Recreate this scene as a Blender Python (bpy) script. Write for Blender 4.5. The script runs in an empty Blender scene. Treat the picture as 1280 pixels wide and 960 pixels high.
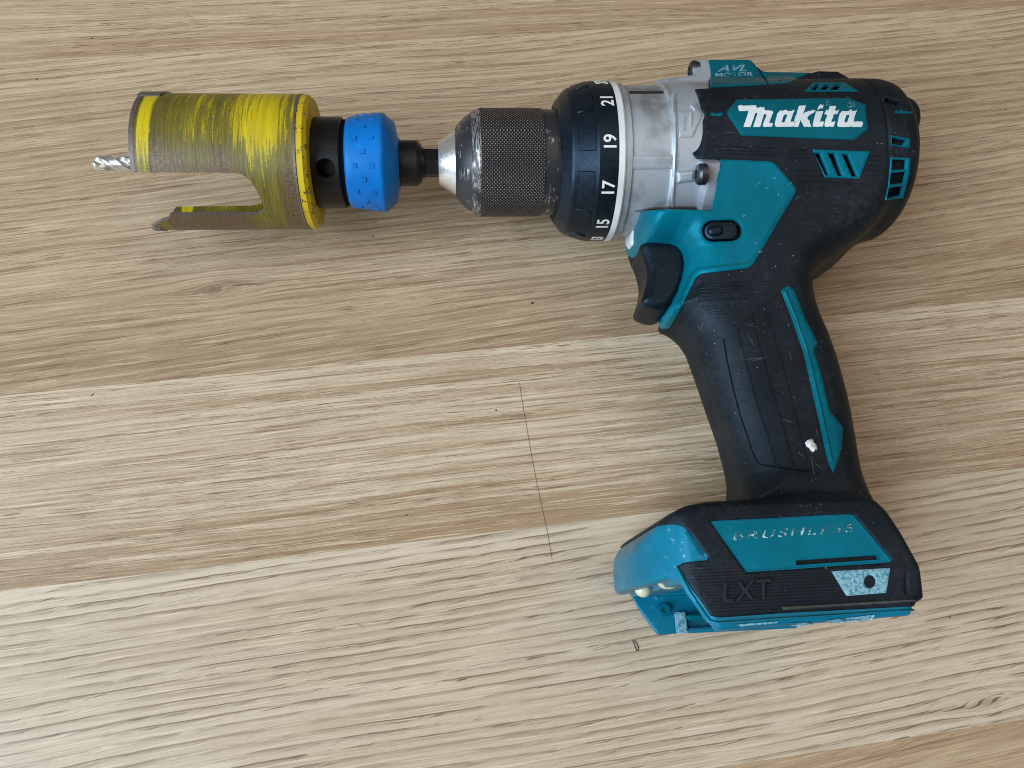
import bpy, math, random
import numpy as np
from mathutils import Vector, Matrix
from mathutils.geometry import delaunay_2d_cdt

random.seed(7)
scene = bpy.context.scene
col = scene.collection

# ------------------------------------------------------------------ camera
# Photo pixels are 1280 x 960; the phone looks down, tipped about 19 degrees.
FPX = 961.0
CAM_H = 271.5                      # mm above the table
ZA = 36.0                          # height of the drill's middle plane, mm
NAD = np.array([-65.6, 330.0, FPX]); NAD /= np.linalg.norm(NAD)
AXX = np.cross(np.array([0, 961.0, 276.0]), NAD); AXX /= np.linalg.norm(AXX)
if AXX[0] < 0: AXX = -AXX
AXZ = -NAD
AXY = np.cross(AXZ, AXX)
CAMP = np.array([0.0, 0.0, CAM_H])

cam_data = bpy.data.cameras.new('camera')
cam = bpy.data.objects.new('camera', cam_data)
col.objects.link(cam)
cam_data.sensor_width = 36.0
cam_data.lens = 36.0 * FPX / 1280.0
cam_data.clip_start = 0.01
cam_data.clip_end = 20.0
R3 = np.stack([AXX, AXY, AXZ])     # rows: world axes expressed in image axes (x right, y down, z forward)
right = R3 @ np.array([1, 0, 0]); up = R3 @ np.array([0, -1, 0]); back = R3 @ np.array([0, 0, -1])
M = Matrix(((right[0], up[0], back[0], 0), (right[1], up[1], back[1], 0), (right[2], up[2], back[2], CAM_H / 1000), (0, 0, 0, 1)))
cam.matrix_world = M
scene.camera = cam

# ------------------------------------------------------------------ light
world = bpy.data.worlds.new('World')
scene.world = world
world.use_nodes = True
bg = world.node_tree.nodes['Background']
bg.inputs['Color'].default_value = (1.0, 0.87, 0.73, 1)
bg.inputs['Strength'].default_value = 0.15

def area_light(name, loc, target, sx, sy, power, color):
    ld = bpy.data.lights.new(name, 'AREA')
    ld.shape = 'RECTANGLE'; ld.size = sx; ld.size_y = sy
    ld.energy = power; ld.color = color
    o = bpy.data.objects.new(name, ld); col.objects.link(o)
    o.location = loc
    o.rotation_euler = (Vector(target) - Vector(loc)).to_track_quat('-Z', 'Y').to_euler()
    return o
area_light('window_light', (-1.45, -0.60, 1.20), (0.05, 0.08, 0), 1.5, 1.8, 72.0, (0.71, 0.86, 1.0))
area_light('room_light', (0.55, 0.15, 1.5), (0.05, 0.08, 0), 1.2, 1.2, 5.0, (1.0, 0.86, 0.70))

vs = scene.view_settings
vs.view_transform = 'Standard'; vs.look = 'None'; vs.exposure = 0.0; vs.gamma = 1.0
vs.use_curve_mapping = False
scene.cycles.filter_width = 1.05

# ------------------------------------------------------------------ helpers: geometry
def ray(px, py):
    d = np.stack([np.asarray(px, float) - 640, np.asarray(py, float) - 480, np.full(np.shape(px), FPX)], -1)
    d = d / np.linalg.norm(d, axis=-1, keepdims=True)
    return d @ R3.T
def un(px, py, z):                 # photo pixel -> point at height z (mm)
    r = ray(px, py)
    t = (z - CAM_H) / r[..., 2]
    return CAMP + r * t[..., None]
def topx(P):                       # point (mm) -> photo pixel
    c = (P - CAMP) @ R3
    return 640 + FPX * c[..., 0] / c[..., 2], 480 + FPX * c[..., 1] / c[..., 2]
def XY(l):                         # list of (px,py[,z above middle plane]) -> mm x,y
    out = []
    for p in l:
        z = p[2] if len(p) > 2 else 0
        u = un(p[0], p[1], ZA + z); out.append((u[0], u[1]))
    return np.array(out)
YA = float(un(700, 204, ZA)[1])    # drill axis
DAX = math.hypot(YA, CAM_H - ZA)
VIEW = math.atan2(-YA, CAM_H - ZA) # direction from the axis to the camera, measured from +z towards +y
def ax(px): return float(un(px, 204, ZA)[0])
def axs(px, R, phi=0.0): return ax(px) * (DAX - R * math.cos(math.radians(phi))) / DAX
def rad(px, y0, y1):
    a = []
    for y in (y0, y1):
        r = ray(px, y); a.append(math.atan2(r[1], -r[2]))
    return DAX * math.sin(abs(a[0] - a[1]) / 2)

MATS = {}
def new_obj(name, verts_mm, faces, mat, parent=None, smooth=True, uv=None, origin=None):
    me = bpy.data.meshes.new(name)
    o3 = np.zeros(3)
    r = parent
    while r is not None:
        o3 = o3 + np.array(r.location) * 1000; r = r.parent
    if origin is not None: o3 = np.array(origin, float)
    v = (np.asarray(verts_mm, float) - o3) / 1000.0
    if isinstance(faces, np.ndarray):
        n, k = faces.shape
        me.vertices.add(len(v)); me.vertices.foreach_set('co', v.astype(np.float32).ravel())
        me.loops.add(n * k); me.loops.foreach_set('vertex_index', faces.astype(np.int32).ravel())
        me.polygons.add(n)
        me.polygons.foreach_set('loop_start', np.arange(0, n * k, k, dtype=np.int32))
        me.polygons.foreach_set('loop_total', np.full(n, k, dtype=np.int32))
        me.update(calc_edges=True); me.validate()
    else:
        me.from_pydata([tuple(x) for x in v], [], faces)
    me.polygons.foreach_set('use_smooth', [bool(smooth)] * len(me.polygons))
    if uv is not None:
        ul = me.uv_layers.new(name='UVMap')
        li = np.zeros(len(me.loops), np.int32); me.loops.foreach_get('vertex_index', li)
        ul.data.foreach_set('uv', np.asarray(uv, np.float32)[li].ravel())
    me.update()
    ob = bpy.data.objects.new(name, me); col.objects.link(ob)
    if mat: me.materials.append(mat)
    if parent is not None: ob.parent = parent
    elif origin is not None: ob.location = np.array(origin) / 1000
    return ob
def empty(name, loc_mm):
    o = bpy.data.objects.new(name, None); col.objects.link(o)
    o.location = Vector(loc_mm) / 1000; o.empty_display_size = 0.01
    return o
def tag(o, label=None, cat=None, group=None, kind=None):
    if label: o['label'] = label
    if cat: o['category'] = cat
    if group: o['group'] = group
    if kind: o['kind'] = kind
    return o
def sharp(o, ang=32):
    for p in o.data.polygons: p.use_smooth = True
    try: o.data.set_sharp_from_angle(angle=math.radians(ang))
    except Exception: pass
    return o

def lathe(name, prof, mat, parent, seg=128, ang=30, y=None, z=None):
    """Turned part about the drill's axis; prof = [(X, R)] in mm, closed at both ends when R is 0."""
    y = YA if y is None else y; z = ZA if z is None else z
    V = []; U = []; Fs = []
    for (x, r) in prof:
        for k in range(seg + 1):
            a = 2 * math.pi * k / seg
            V.append((x, y + r * math.sin(a), z + r * math.cos(a))); U.append((a * max(r, 0.1), x))
    n = seg + 1
    for i in range(len(prof) - 1):
        for k in range(seg):
            a, b, c, d = i * n + k, i * n + k + 1, (i + 1) * n + k + 1, (i + 1) * n + k
            if prof[i][1] < 1e-6: Fs.append((a, d, c))
            elif prof[i + 1][1] < 1e-6: Fs.append((a, d, b))
            else: Fs.append((a, d, c, b))
    ob = new_obj(name, V, Fs, mat, parent, uv=U)
    import bmesh
    bm = bmesh.new(); bm.from_mesh(ob.data)
    bmesh.ops.remove_doubles(bm, verts=bm.verts, dist=1e-7)
    bmesh.ops.recalc_face_normals(bm, faces=bm.faces)
    bm.to_mesh(ob.data); bm.free()
    return sharp(ob, ang)

# signed distance fields on a grid, and a vectorised surface-net mesher
def poly_sd(poly, X, Y):
    poly = np.asarray(poly, np.float32); n = len(poly)
    d = np.full(X.shape, 1e12, np.float32); s = np.ones(X.shape, np.float32)
    for i in range(n):
        a = poly[i]; b = poly[i - 1]
        ex, ey = b[0] - a[0], b[1] - a[1]
        wx, wy = X - a[0], Y - a[1]
        t = np.clip((wx * ex + wy * ey) / (ex * ex + ey * ey + 1e-12), 0, 1)
        dx, dy = wx - ex * t, wy - ey * t
        d = np.minimum(d, dx * dx + dy * dy)
        c1 = Y >= a[1]; c2 = Y < b[1]; c3 = ex * wy > ey * wx
        flip = (c1 & c2 & c3) | (~c1 & ~c2 & ~c3)
        s = np.where(flip, -s, s)
    return s * np.sqrt(d)
def smin(a, b, k):
    h = np.clip(0.5 + 0.5 * (b - a) / k, 0, 1)
    return b * (1 - h) + a * h - k * h * (1 - h)
def smax(a, b, k): return -smin(-a, -b, k)
def extrude(d2, az, T, r):         # d2 (nx,ny,1), az=|z| (1,1,nz)
    w0 = d2 + r; w1 = az - T + r
    return np.minimum(np.maximum(w0, w1), 0) + np.sqrt(np.maximum(w0, 0) ** 2 + np.maximum(w1, 0) ** 2) - r
class Grid:
    def __init__(s, lo, hi, h):
        s.lo = np.array(lo, float); s.h = h
        s.n = [int(math.ceil((hi[i] - lo[i]) / h)) + 1 for i in range(3)]
        s.x, s.y, s.z = [(lo[i] + h * np.arange(s.n[i])).astype(np.float32) for i in range(3)]
        s.X = s.x[:, None, None]; s.Y = s.y[None, :, None]; s.Z = s.z[None, None, :]
        s.X2, s.Y2 = np.meshgrid(s.x, s.y, indexing='ij')
        s.d = None
    def poly(s, pts): return poly_sd(pts, s.X2, s.Y2)[:, :, None]
    def lathe(s, prof):            # polygon in (x, r)
        Yr = np.sqrt((s.y[:, None] - YA) ** 2 + s.z[None, :] ** 2)
        rmax = float(Yr.max()); rr = np.arange(0, rmax + s.h, s.h, dtype=np.float32)
        P = list(prof); P = P + [(x, -r) for x, r in reversed(P)]
        A, B = np.meshgrid(s.x, rr, indexing='ij')
        t = poly_sd(P, A, B)
        f = Yr / s.h; i0 = np.clip(f.astype(int), 0, len(rr) - 2); w = (f - i0).astype(np.float32)
        return t[:, i0] * (1 - w) + t[:, i0 + 1] * w
    def pixels(s, sl):             # photo pixels of a block of the grid
        x, y, z = np.meshgrid(s.x[sl[0]], s.y[sl[1]], s.z[sl[2]], indexing='ij')
        return topx(np.stack([x, y, z + ZA], -1))
    def carve_px(s, loop, depth_lo=None, d=None, tr=None, depth=None):
        """Cut a pocket whose mouth has this outline; depth in mm below the surface."""
        d = s.d if d is None else d
        loop = np.asarray(loop, float)
        lo = np.full(3, 1e9); hi = np.full(3, -1e9)
        for z in (float(s.z[0]), float(s.z[-1])):
            u = un(loop[:, 0], loop[:, 1], ZA + z); u[:, 2] = z
            lo = np.minimum(lo, u.min(0)); hi = np.maximum(hi, u.max(0))
        i0 = np.clip(((lo - s.lo) / s.h).astype(int) - 2, 0, np.array(s.n) - 1); i1 = np.clip(((hi - s.lo) / s.h).astype(int) + 3, 1, np.array(s.n))
        k0 = 0 if depth_lo is None else max(0, int((depth_lo - s.lo[2]) / s.h))
        sl = (slice(i0[0], i1[0]), slice(i0[1], i1[1]), slice(k0, s.n[2]))
        if min(i1[0] - i0[0], i1[1] - i0[1]) < 2: return
        PX, PY = s.pixels(sl)
        c = poly_sd(loop, PX.astype(np.float32), PY.astype(np.float32)) * 0.26
        if depth is not None: c = np.maximum(c, -(s.base[sl] + depth))
        d[sl] = np.maximum(d[sl], -c)
    def sample(s, P, d=None):
        d = s.d if d is None else d
        q = (P - np.array([0, 0, ZA]) - s.lo) / s.h
        q = np.clip(q, 0, np.array(s.n) - 1.001)
        i = q.astype(int); f = q - i
        r = 0
        for a in (0, 1):
            for b in (0, 1):
                for c in (0, 1):
                    w = (f[..., 0] if a else 1 - f[..., 0]) * (f[..., 1] if b else 1 - f[..., 1]) * (f[..., 2] if c else 1 - f[..., 2])
                    r = r + w * d[i[..., 0] + a, i[..., 1] + b, i[..., 2] + c]
        return r
    def grad(s, P, d=None, e=0.6):
        g = np.stack([s.sample(P + np.eye(3)[k] * e, d) - s.sample(P - np.eye(3)[k] * e, d) for k in range(3)], -1)
        return g / (np.linalg.norm(g, axis=-1, keepdims=True) + 1e-9)
    def trace(s, px, py):
        """Where the line of sight through these photo pixels meets the part: point and outward normal."""
        d = s.base
        r = ray(px, py); t = (ZA + float(s.z[-1]) - CAM_H) / r[..., 2]
        best = np.full(t.shape, 1e9); tb = t.copy()
        for _ in range(90):
            P = CAMP + r * t[..., None]
            v = s.sample(P, d)
            inb = np.all((P - [0, 0, ZA] >= s.lo) & (P - [0, 0, ZA] <= s.lo + s.h * (np.array(s.n) - 1)), -1)
            v2 = np.where(inb, v, 5.0)
            m = v2 < best; best = np.where(m, v2, best); tb = np.where(m, t, tb)
            t = t + np.where(best < 0.02, 0, np.maximum(v2 * 0.8, 0.03))
        P = CAMP + r * tb[..., None]
        for _ in range(3):
            P = P - s.grad(P, d) * s.sample(P, d)[..., None]
        return P, s.grad(P, d, 1.0)
    def mesh(s, name, mat, parent, d=None):
        d = s.d if d is None else d
        sgn = (d < 0)
        a = sgn.astype(np.int8)
        c = a[:-1] + a[1:]; c = c[:, :-1] + c[:, 1:]; c = c[:, :, :-1] + c[:, :, 1:]
        I, J, K = np.nonzero((c > 0) & (c < 8))
        cor = [(p, q, r) for p in (0, 1) for q in (0, 1) for r in (0, 1)]
        val = {k: d[I + k[0], J + k[1], K + k[2]] for k in cor}
        acc = np.zeros((len(I), 3)); cnt = np.zeros(len(I))
        for p in cor:
            for ax_ in range(3):
                if p[ax_]: continue
                q = list(p); q[ax_] = 1; q = tuple(q)
                va, vb = val[p], val[q]
                m = (va < 0) != (vb < 0)
                t = np.where(m, va / np.where(m, va - vb, 1), 0)
                pos = np.tile(np.array(p, float), (len(I), 1)); pos[:, ax_] += t
                acc += pos * m[:, None]; cnt += m
        V = (np.stack([I, J, K], 1) + acc / cnt[:, None]) * s.h + s.lo
        V[:, 2] += ZA
        g = s.grad(V, d, 0.5); V = V - g * np.clip(s.sample(V, d), -0.3, 0.3)[:, None]
        idx = np.full(c.shape, -1, np.int32); idx[I, J, K] = np.arange(len(I))
        quads = []
        for ax_ in range(3):
            sl0 = [slice(None)] * 3; sl1 = [slice(None)] * 3
            sl0[ax_] = slice(0, -1); sl1[ax_] = slice(1, None)
            s0, s1 = sgn[tuple(sl0)], sgn[tuple(sl1)]
            e = np.stack(np.nonzero(s0 != s1), 1)
            o1, o2 = [k for k in range(3) if k != ax_]
            ok = (e[:, o1] > 0) & (e[:, o2] > 0) & (e[:, o1] < d.shape[o1] - 1) & (e[:, o2] < d.shape[o2] - 1)
            e = e[ok]
            def cell(a1, a2):
                q = e.copy(); q[:, o1] -= a1; q[:, o2] -= a2
                return idx[q[:, 0], q[:, 1], q[:, 2]]
            q = np.stack([cell(1, 1), cell(0, 1), cell(0, 0), cell(1, 0)], 1)
            inside0 = s0[e[:, 0], e[:, 1], e[:, 2]]
            fl = inside0 if ax_ != 1 else ~inside0
            q = np.where(fl[:, None], q, q[:, ::-1])
            quads.append(q)
        Q = np.concatenate(quads); Q = Q[(Q >= 0).all(1)]
        return new_obj(name, V, Q, mat, parent)

def dens(loop, step, closed=True):
    out = []
    n = len(loop)
    for i in range(n if closed else n - 1):
        a = np.array(loop[i], float); b = np.array(loop[(i + 1) % n], float)
        k = max(1, int(math.ceil(np.linalg.norm(b - a) / step)))
        for j in range(k): out.append(a + (b - a) * j / k)
    return np.array(out)
def chaikin(loop, it=2):
    p = np.array(loop, float)
    for _ in range(it):
        q = np.roll(p, -1, 0)
        p = np.stack([p * .75 + q * .25, p * .25 + q * .75], 1).reshape(-1, 2)
    return p
def rounded(loop, r=2.0, n=3):     # polygon with its corners rounded by about r
    P = np.array(loop, float); out = []
    for i in range(len(P)):
        a, b, c = P[i - 1], P[i], P[(i + 1) % len(P)]
        u = a - b; w = c - b
        lu, lw = np.linalg.norm(u), np.linalg.norm(w)
        k = min(r, lu * .45, lw * .45)
        p0 = b + u / lu * k; p1 = b + w / lw * k
        for j in range(n + 1):
            t = j / n
            out.append((1 - t) ** 2 * p0 + 2 * t * (1 - t) * b + t * t * p1)
    return np.array(out)
def area2(l): return 0.5 * np.sum(l[:, 0] * np.roll(l[:, 1], -1) - np.roll(l[:, 0], -1) * l[:, 1])
def inset(l, d):
    s = 1 if area2(l) > 0 else -1
    t = np.roll(l, -1, 0) - np.roll(l, 1, 0)
    t /= (np.linalg.norm(t, axis=1, keepdims=True) + 1e-9)
    nrm = np.stack([-t[:, 1], t[:, 0]], 1) * s
    return l + nrm * d
def inside(loops, P):
    r = np.ones(len(P))
    for l in loops:
        s = poly_sd(l, P[:, 0], P[:, 1]); r = r * np.where(s < 0, -1, 1)
    return r < 0

def patch(name, loops, mat, parent, grid, h=0.4, bev=1.0, sink=0.8, step=3.0, gstep=4.0, rnd=1.5, smooth_only=False):
    """A moulded plate that follows the surface of a part: outline (and holes) in photo pixels, h mm proud."""
    L = []
    for l in loops:
        l = np.array(l, float)
        if rnd: l = rounded(l, rnd)
        L.append(dens(l, step))
    pts = []; edges = []; hts = []
    def add(l, h_):
        b = len(pts)
        for p in l: pts.append(Vector((float(p[0]), float(p[1])))); hts.append(h_)
        for i in range(len(l)): edges.append((b + i, b + (i + 1) % len(l)))
    nA = []
    for l in L:
        nA.append((len(pts), len(l))); add(l, h * 0.45 if bev else h)
    if bev:
        for i, l in enumerate(L):
            q = inset(l, bev if i == 0 else -bev)
            for p in q: pts.append(Vector((float(p[0]), float(p[1])))); hts.append(h)
    big = L[0]
    gx = np.arange(big[:, 0].min() + gstep / 2, big[:, 0].max(), gstep); gy = np.arange(big[:, 1].min() + gstep / 2, big[:, 1].max(), gstep)
    if len(gx) and len(gy):
        G = np.stack(np.meshgrid(gx, gy), -1).reshape(-1, 2)
        ok = inside(L, G)
        for l in L: ok &= np.abs(poly_sd(l, G[:, 0], G[:, 1])) > bev + 1.2
        for p in G[ok]: pts.append(Vector((float(p[0]), float(p[1])))); hts.append(h)
    vv, ee, ff, ov, oe, of = delaunay_2d_cdt(pts, edges, [], 0, 1e-4)
    V2 = np.array([(v.x, v.y) for v in vv])
    H = np.array([hts[o[0]] if len(o) else h for o in ov])
    T = np.array([f for f in ff if len(f) == 3])
    cen = V2[T].mean(1)
    T = T[inside(L, cen)]
    P, Nn = grid.trace(V2[:, 0], V2[:, 1])
    V = list(P + Nn * H[:, None])
    inv = {}
    for i, o in enumerate(ov):
        for k in o: inv[k] = i
    Fs = []
    for t in T:
        a, b, c = [V[k] for k in t]
        n = np.cross(b - a, c - a)
        Fs.append(tuple(int(k) for k in (t if np.dot(n, CAMP - a) > 0 else t[::-1])))
    for (b, n) in nA:
        ids = [inv[b + i] for i in range(n)]
        top = len(V)
        for i in ids: V.append(P[i] + Nn[i] * H[i])
        bot = len(V)
        for i in ids: V.append(P[i] - Nn[i] * sink)
        for i in range(n):
            j = (i + 1) % n
            Fs.append((top + i, top + j, bot + j, bot + i))
    ob = new_obj(name, V, Fs, mat, parent)
    import bmesh
    bm = bmesh.new(); bm.from_mesh(ob.data)
    bmesh.ops.remove_doubles(bm, verts=bm.verts, dist=1e-8)
    bmesh.ops.recalc_face_normals(bm, faces=bm.faces)
    # keep the plate's face turned to the outside
    bm.faces.ensure_lookup_table()
    tot = sum(f.normal.dot(Vector(CAMP / 1000) - f.calc_center_median()) * f.calc_area() for f in bm.faces)
    if tot < 0: bmesh.ops.reverse_faces(bm, faces=bm.faces)
    bm.to_mesh(ob.data); bm.free()
    return sharp(ob, 50)

def text_tris(s, shear=0.0, bold=0.0, space=1.0):
    cu = bpy.data.curves.new('lettering_curve', 'FONT'); cu.body = s; cu.shear = shear; cu.offset = bold; cu.space_character = space
    cu.resolution_u = 4; cu.fill_mode = 'FRONT'
    o = bpy.data.objects.new('lettering_curve', cu); col.objects.link(o)
    dg = bpy.context.evaluated_depsgraph_get(); dg.update()
    me = o.evaluated_get(dg).to_mesh()
    me.calc_loop_triangles()
    V = np.array([tuple(v.co)[:2] for v in me.vertices]); T = np.array([tuple(t.vertices) for t in me.loop_triangles])
    o.evaluated_get(dg).to_mesh_clear()
    bpy.data.objects.remove(o); bpy.data.curves.remove(cu)
    V = V - V.min(0); V = V / V[:, 1].max()
    return V, T
def split_tris(V, T, m):           # split long triangles so the print can follow a curve
    V = [tuple(v) for v in V]; T = [tuple(t) for t in T]
    for _ in range(6):
        mid = {}; out = []; ch = False
        def mp(a, b):
            k = (min(a, b), max(a, b))
            if k not in mid:
                mid[k] = len(V); V.append(((V[a][0] + V[b][0]) / 2, (V[a][1] + V[b][1]) / 2))
            return mid[k]
        def long(a, b): return math.hypot(V[a][0] - V[b][0], V[a][1] - V[b][1]) > m
        for (a, b, c) in T:
            L_ = [long(a, b), long(b, c), long(c, a)]
            if not any(L_): out.append((a, b, c)); continue
            ch = True
            if all(L_):
                p, q, r = mp(a, b), mp(b, c), mp(c, a); out += [(a, p, r), (p, b, q), (r, q, c), (p, q, r)]
            elif sum(L_) == 1:
                while not long(a, b): a, b, c = b, c, a
                p = mp(a, b); out += [(a, p, c), (p, b, c)]
            else:
                while long(c, a): a, b, c = b, c, a
                p, q = mp(a, b), mp(b, c); out += [(a, p, c), (p, b, q), (p, q, c)]
        T = out
        if not ch: break
    return np.array(V), np.array(T)
def solid_text(name, P, Nn, T, h, sink, mat, parent):
    """Flat lettering with real thickness: caps at +h, walls down to -sink."""
    n = len(P)
    V = np.concatenate([P + Nn * h, P - Nn * sink])
    Fs = []; cnt = {}
    for t in T:
        a, b, c = [V[k] for k in t]
        t = tuple(int(k) for k in t)
        if np.dot(np.cross(b - a, c - a), Nn[t[0]]) < 0: t = t[::-1]
        Fs.append(t)
        for i in range(3):
            e = (t[i], t[(i + 1) % 3]); cnt[e] = cnt.get(e, 0) + 1
    for (a, b) in cnt:
        if (b, a) not in cnt: Fs.append((b, a, a + n, b + n))
    return new_obj(name, V, Fs, mat, parent, smooth=False)
def text_patch(name, s, p0, p1, hpx, mat, parent, grid, h=0.15, sink=0.3, shear=0.0, bold=0.0, lean=0.0, space=1.0):
    """Lettering from p0 to p1 (photo pixels along its base line) following the part's surface."""
    V, T = text_tris(s, shear, bold, space)
    w = V[:, 0].max(); V[:, 0] /= w
    V, T = split_tris(V * [np.hypot(p1[0] - p0[0], p1[1] - p0[1]), hpx], T, 4.0)
    u = np.array([p1[0] - p0[0], p1[1] - p0[1]], float); u /= np.linalg.norm(u); v = np.array([u[1], -u[0]])
    if v[1] > 0: v = -v
    Q = np.array(p0) + V[:, :1] * u + V[:, 1:] * (v + u * lean)
    P, Nn = grid.trace(Q[:, 0], Q[:, 1])
    return solid_text(name, P, Nn, T, h, sink, mat, parent)
def poly_text(name, letters, mat, parent, grid, h=0.12, sink=0.5):
    """Letters given as outlines (outer loop, holes...) in photo pixels."""
    PP = []; TT = []; b = 0
    for loops in letters:
        L = [dens(rounded(l, 0.9, 2), 2.5) for l in loops]
        pts = []; ed = []
        for l in L:
            s0 = len(pts)
            pts += [Vector((float(p[0]), float(p[1]))) for p in l]
            ed += [(s0 + i, s0 + (i + 1) % len(l)) for i in range(len(l))]
        gx = np.arange(L[0][:, 0].min(), L[0][:, 0].max(), 2.0); gy = np.arange(L[0][:, 1].min(), L[0][:, 1].max(), 2.0)
        Gp = np.stack(np.meshgrid(gx, gy), -1).reshape(-1, 2); ok = inside(L, Gp)
        for l in L: ok &= np.abs(poly_sd(l, Gp[:, 0], Gp[:, 1])) > 0.7
        pts += [Vector((float(p[0]), float(p[1]))) for p in Gp[ok]]
        vv, ee, ff, *_ = delaunay_2d_cdt(pts, ed, [], 0, 1e-4)
        V2 = np.array([(v.x, v.y) for v in vv]); T = np.array([f for f in ff])
        T = T[inside(L, V2[T].mean(1))]
        PP.append(V2); TT.append(T + b); b += len(V2)
    V2 = np.concatenate(PP); T = np.concatenate(TT)
    P, Nn = grid.trace(V2[:, 0], V2[:, 1])
    return solid_text(name, P, Nn, T, h, sink, mat, parent)

# ------------------------------------------------------------------ helpers: materials
class NT:
    def __init__(s, name):
        s.m = bpy.data.materials.new(name); s.m.use_nodes = True
        s.t = s.m.node_tree; s.t.nodes.clear()
        s.out = s.t.nodes.new('ShaderNodeOutputMaterial')
        s.b = s.t.nodes.new('ShaderNodeBsdfPrincipled')
        s.t.links.new(s.b.outputs[0], s.out.inputs[0])
    def n(s, ty, **kw):
        o = s.t.nodes.new(ty)
        for k, v in kw.items():
            if k.startswith('i_'):
                key = k[2:]; key = int(key) if key.isdigit() else key.replace('_', ' ')
                s.set(o.inputs[key], v)
            else: setattr(o, k, v)
        return o
    def set(s, inp, v):
        if hasattr(v, 'is_output') or isinstance(v, bpy.types.NodeSocket): s.t.links.new(v, inp)
        else:
            if isinstance(v, tuple) and len(v) == 3 and inp.type == 'RGBA': v = v + (1,)
            inp.default_value = v
    def math(s, op, a, b=0.0, c=0.0, clamp=False):
        o = s.n('ShaderNodeMath', operation=op, use_clamp=clamp)
        s.set(o.inputs[0], a); s.set(o.inputs[1], b); s.set(o.inputs[2], c)
        return o.outputs[0]
    def smooth(s, v, lo, hi, a=0.0, b=1.0):
        o = s.n('ShaderNodeMapRange', interpolation_type='SMOOTHSTEP')
        s.set(o.inputs[0], v); s.set(o.inputs[1], lo); s.set(o.inputs[2], hi); s.set(o.inputs[3], a); s.set(o.inputs[4], b)
        return o.outputs[0]
    def mix(s, f, a, b, blend='MIX'):
        o = s.n('ShaderNodeMix', data_type='RGBA', blend_type=blend)
        s.set(o.inputs[0], f); s.set(o.inputs[6], a); s.set(o.inputs[7], b)
        return o.outputs[2]
    def obj(s):
        return s.n('ShaderNodeTexCoord').outputs['Object']
    def geo(s): return s.n('ShaderNodeNewGeometry')
    def scale(s, v, sc, off=(0, 0, 0), rot=(0, 0, 0)):
        o = s.n('ShaderNodeMapping'); s.set(o.inputs[0], v)
        o.inputs[1].default_value = off; o.inputs[2].default_value = rot; o.inputs[3].default_value = sc
        return o.outputs[0]
    def noise(s, v, scale=1.0, detail=2.0, rough=0.5, dist=0.0):
        o = s.n('ShaderNodeTexNoise'); s.set(o.inputs['Vector'], v)
        o.inputs['Scale'].default_value = scale; o.inputs['Detail'].default_value = detail
        o.inputs['Roughness'].default_value = rough; o.inputs['Distortion'].default_value = dist
        return o.outputs[0]
    def bump(s, hgt, strength, dist):
        o = s.n('ShaderNodeBump'); s.set(o.inputs['Height'], hgt)
        o.inputs['Strength'].default_value = strength; o.inputs['Distance'].default_value = dist
        s.t.links.new(o.outputs[0], s.b.inputs['Normal'])
        return o
    def base(s, c): s.set(s.b.inputs['Base Color'], c)
    def rough(s, c): s.set(s.b.inputs['Roughness'], c)
    def metal(s, c): s.set(s.b.inputs['Metallic'], c)
    def spec(s, c): s.set(s.b.inputs['Specular IOR Level'], c)

def plastic(name, colr, rough, wear=None, wear_amt=0.0, dust=0.0, grain=0.00004, grain_scale=2600, dustcol=(0.32, 0.33, 0.34), spec=0.5, thr=0.60, tint=None, wsc=None):
    t = NT(name); o = t.obj()
    n1 = t.noise(o, 60, 3, 0.6); n2 = t.noise(o, 420, 4, 0.7); n3 = t.noise(o, 1500, 2, 0.5)
    c = t.mix(t.smooth(n1, 0.3, 0.7), tuple(x * 0.86 for x in colr), tuple(min(1, x * 1.12) for x in colr))
    if dust:
        specks = t.smooth(n3, 0.735, 0.79)
        film = t.math('MULTIPLY', t.smooth(n1, 0.35, 0.8), t.smooth(n2, 0.35, 0.75))
        c = t.mix(t.math('MULTIPLY', film, dust, clamp=True), c, dustcol)
        c = t.mix(t.math('MULTIPLY', specks, min(1.0, dust * 5), clamp=True), c, (0.5, 0.5, 0.5))
        # fine scuffs: thin stretched streaks at two slants
        for ang, sd in ((0.5, 3), (-0.9, 8)):
            v = t.scale(o, (160, 2600, 700), (sd, sd * 2, 0), (0, 0, ang))
            sc = t.math('MULTIPLY', t.smooth(t.noise(v, 1, 1, 0.4), 0.73, 0.80), t.smooth(n1, 0.45, 0.65))
            c = t.mix(t.math('MULTIPLY', sc, min(1.0, dust * 3), clamp=True), c, dustcol)
    if wear:
        if wsc: n2 = t.noise(o, wsc, 4, 0.75)
        w = t.math('MULTIPLY', t.smooth(n2, thr, thr + 0.12), t.smooth(n1, 0.45 if thr > 0.5 else 0.0, 0.6 if thr > 0.5 else 0.1))
        c = t.mix(t.math('MULTIPLY', w, wear_amt), c, wear)
    t.base(c)
    t.rough(t.smooth(n2, 0.2, 0.8, rough - 0.08, rough + 0.1)); t.spec(spec)
    if tint: t.set(t.b.inputs['Specular Tint'], tint + (1,))
    t.bump(t.math('ADD', t.noise(o, grain_scale, 2, 0.6), t.math('MULTIPLY', n2, 0.6)), 0.5, grain)
    return t.m

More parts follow.
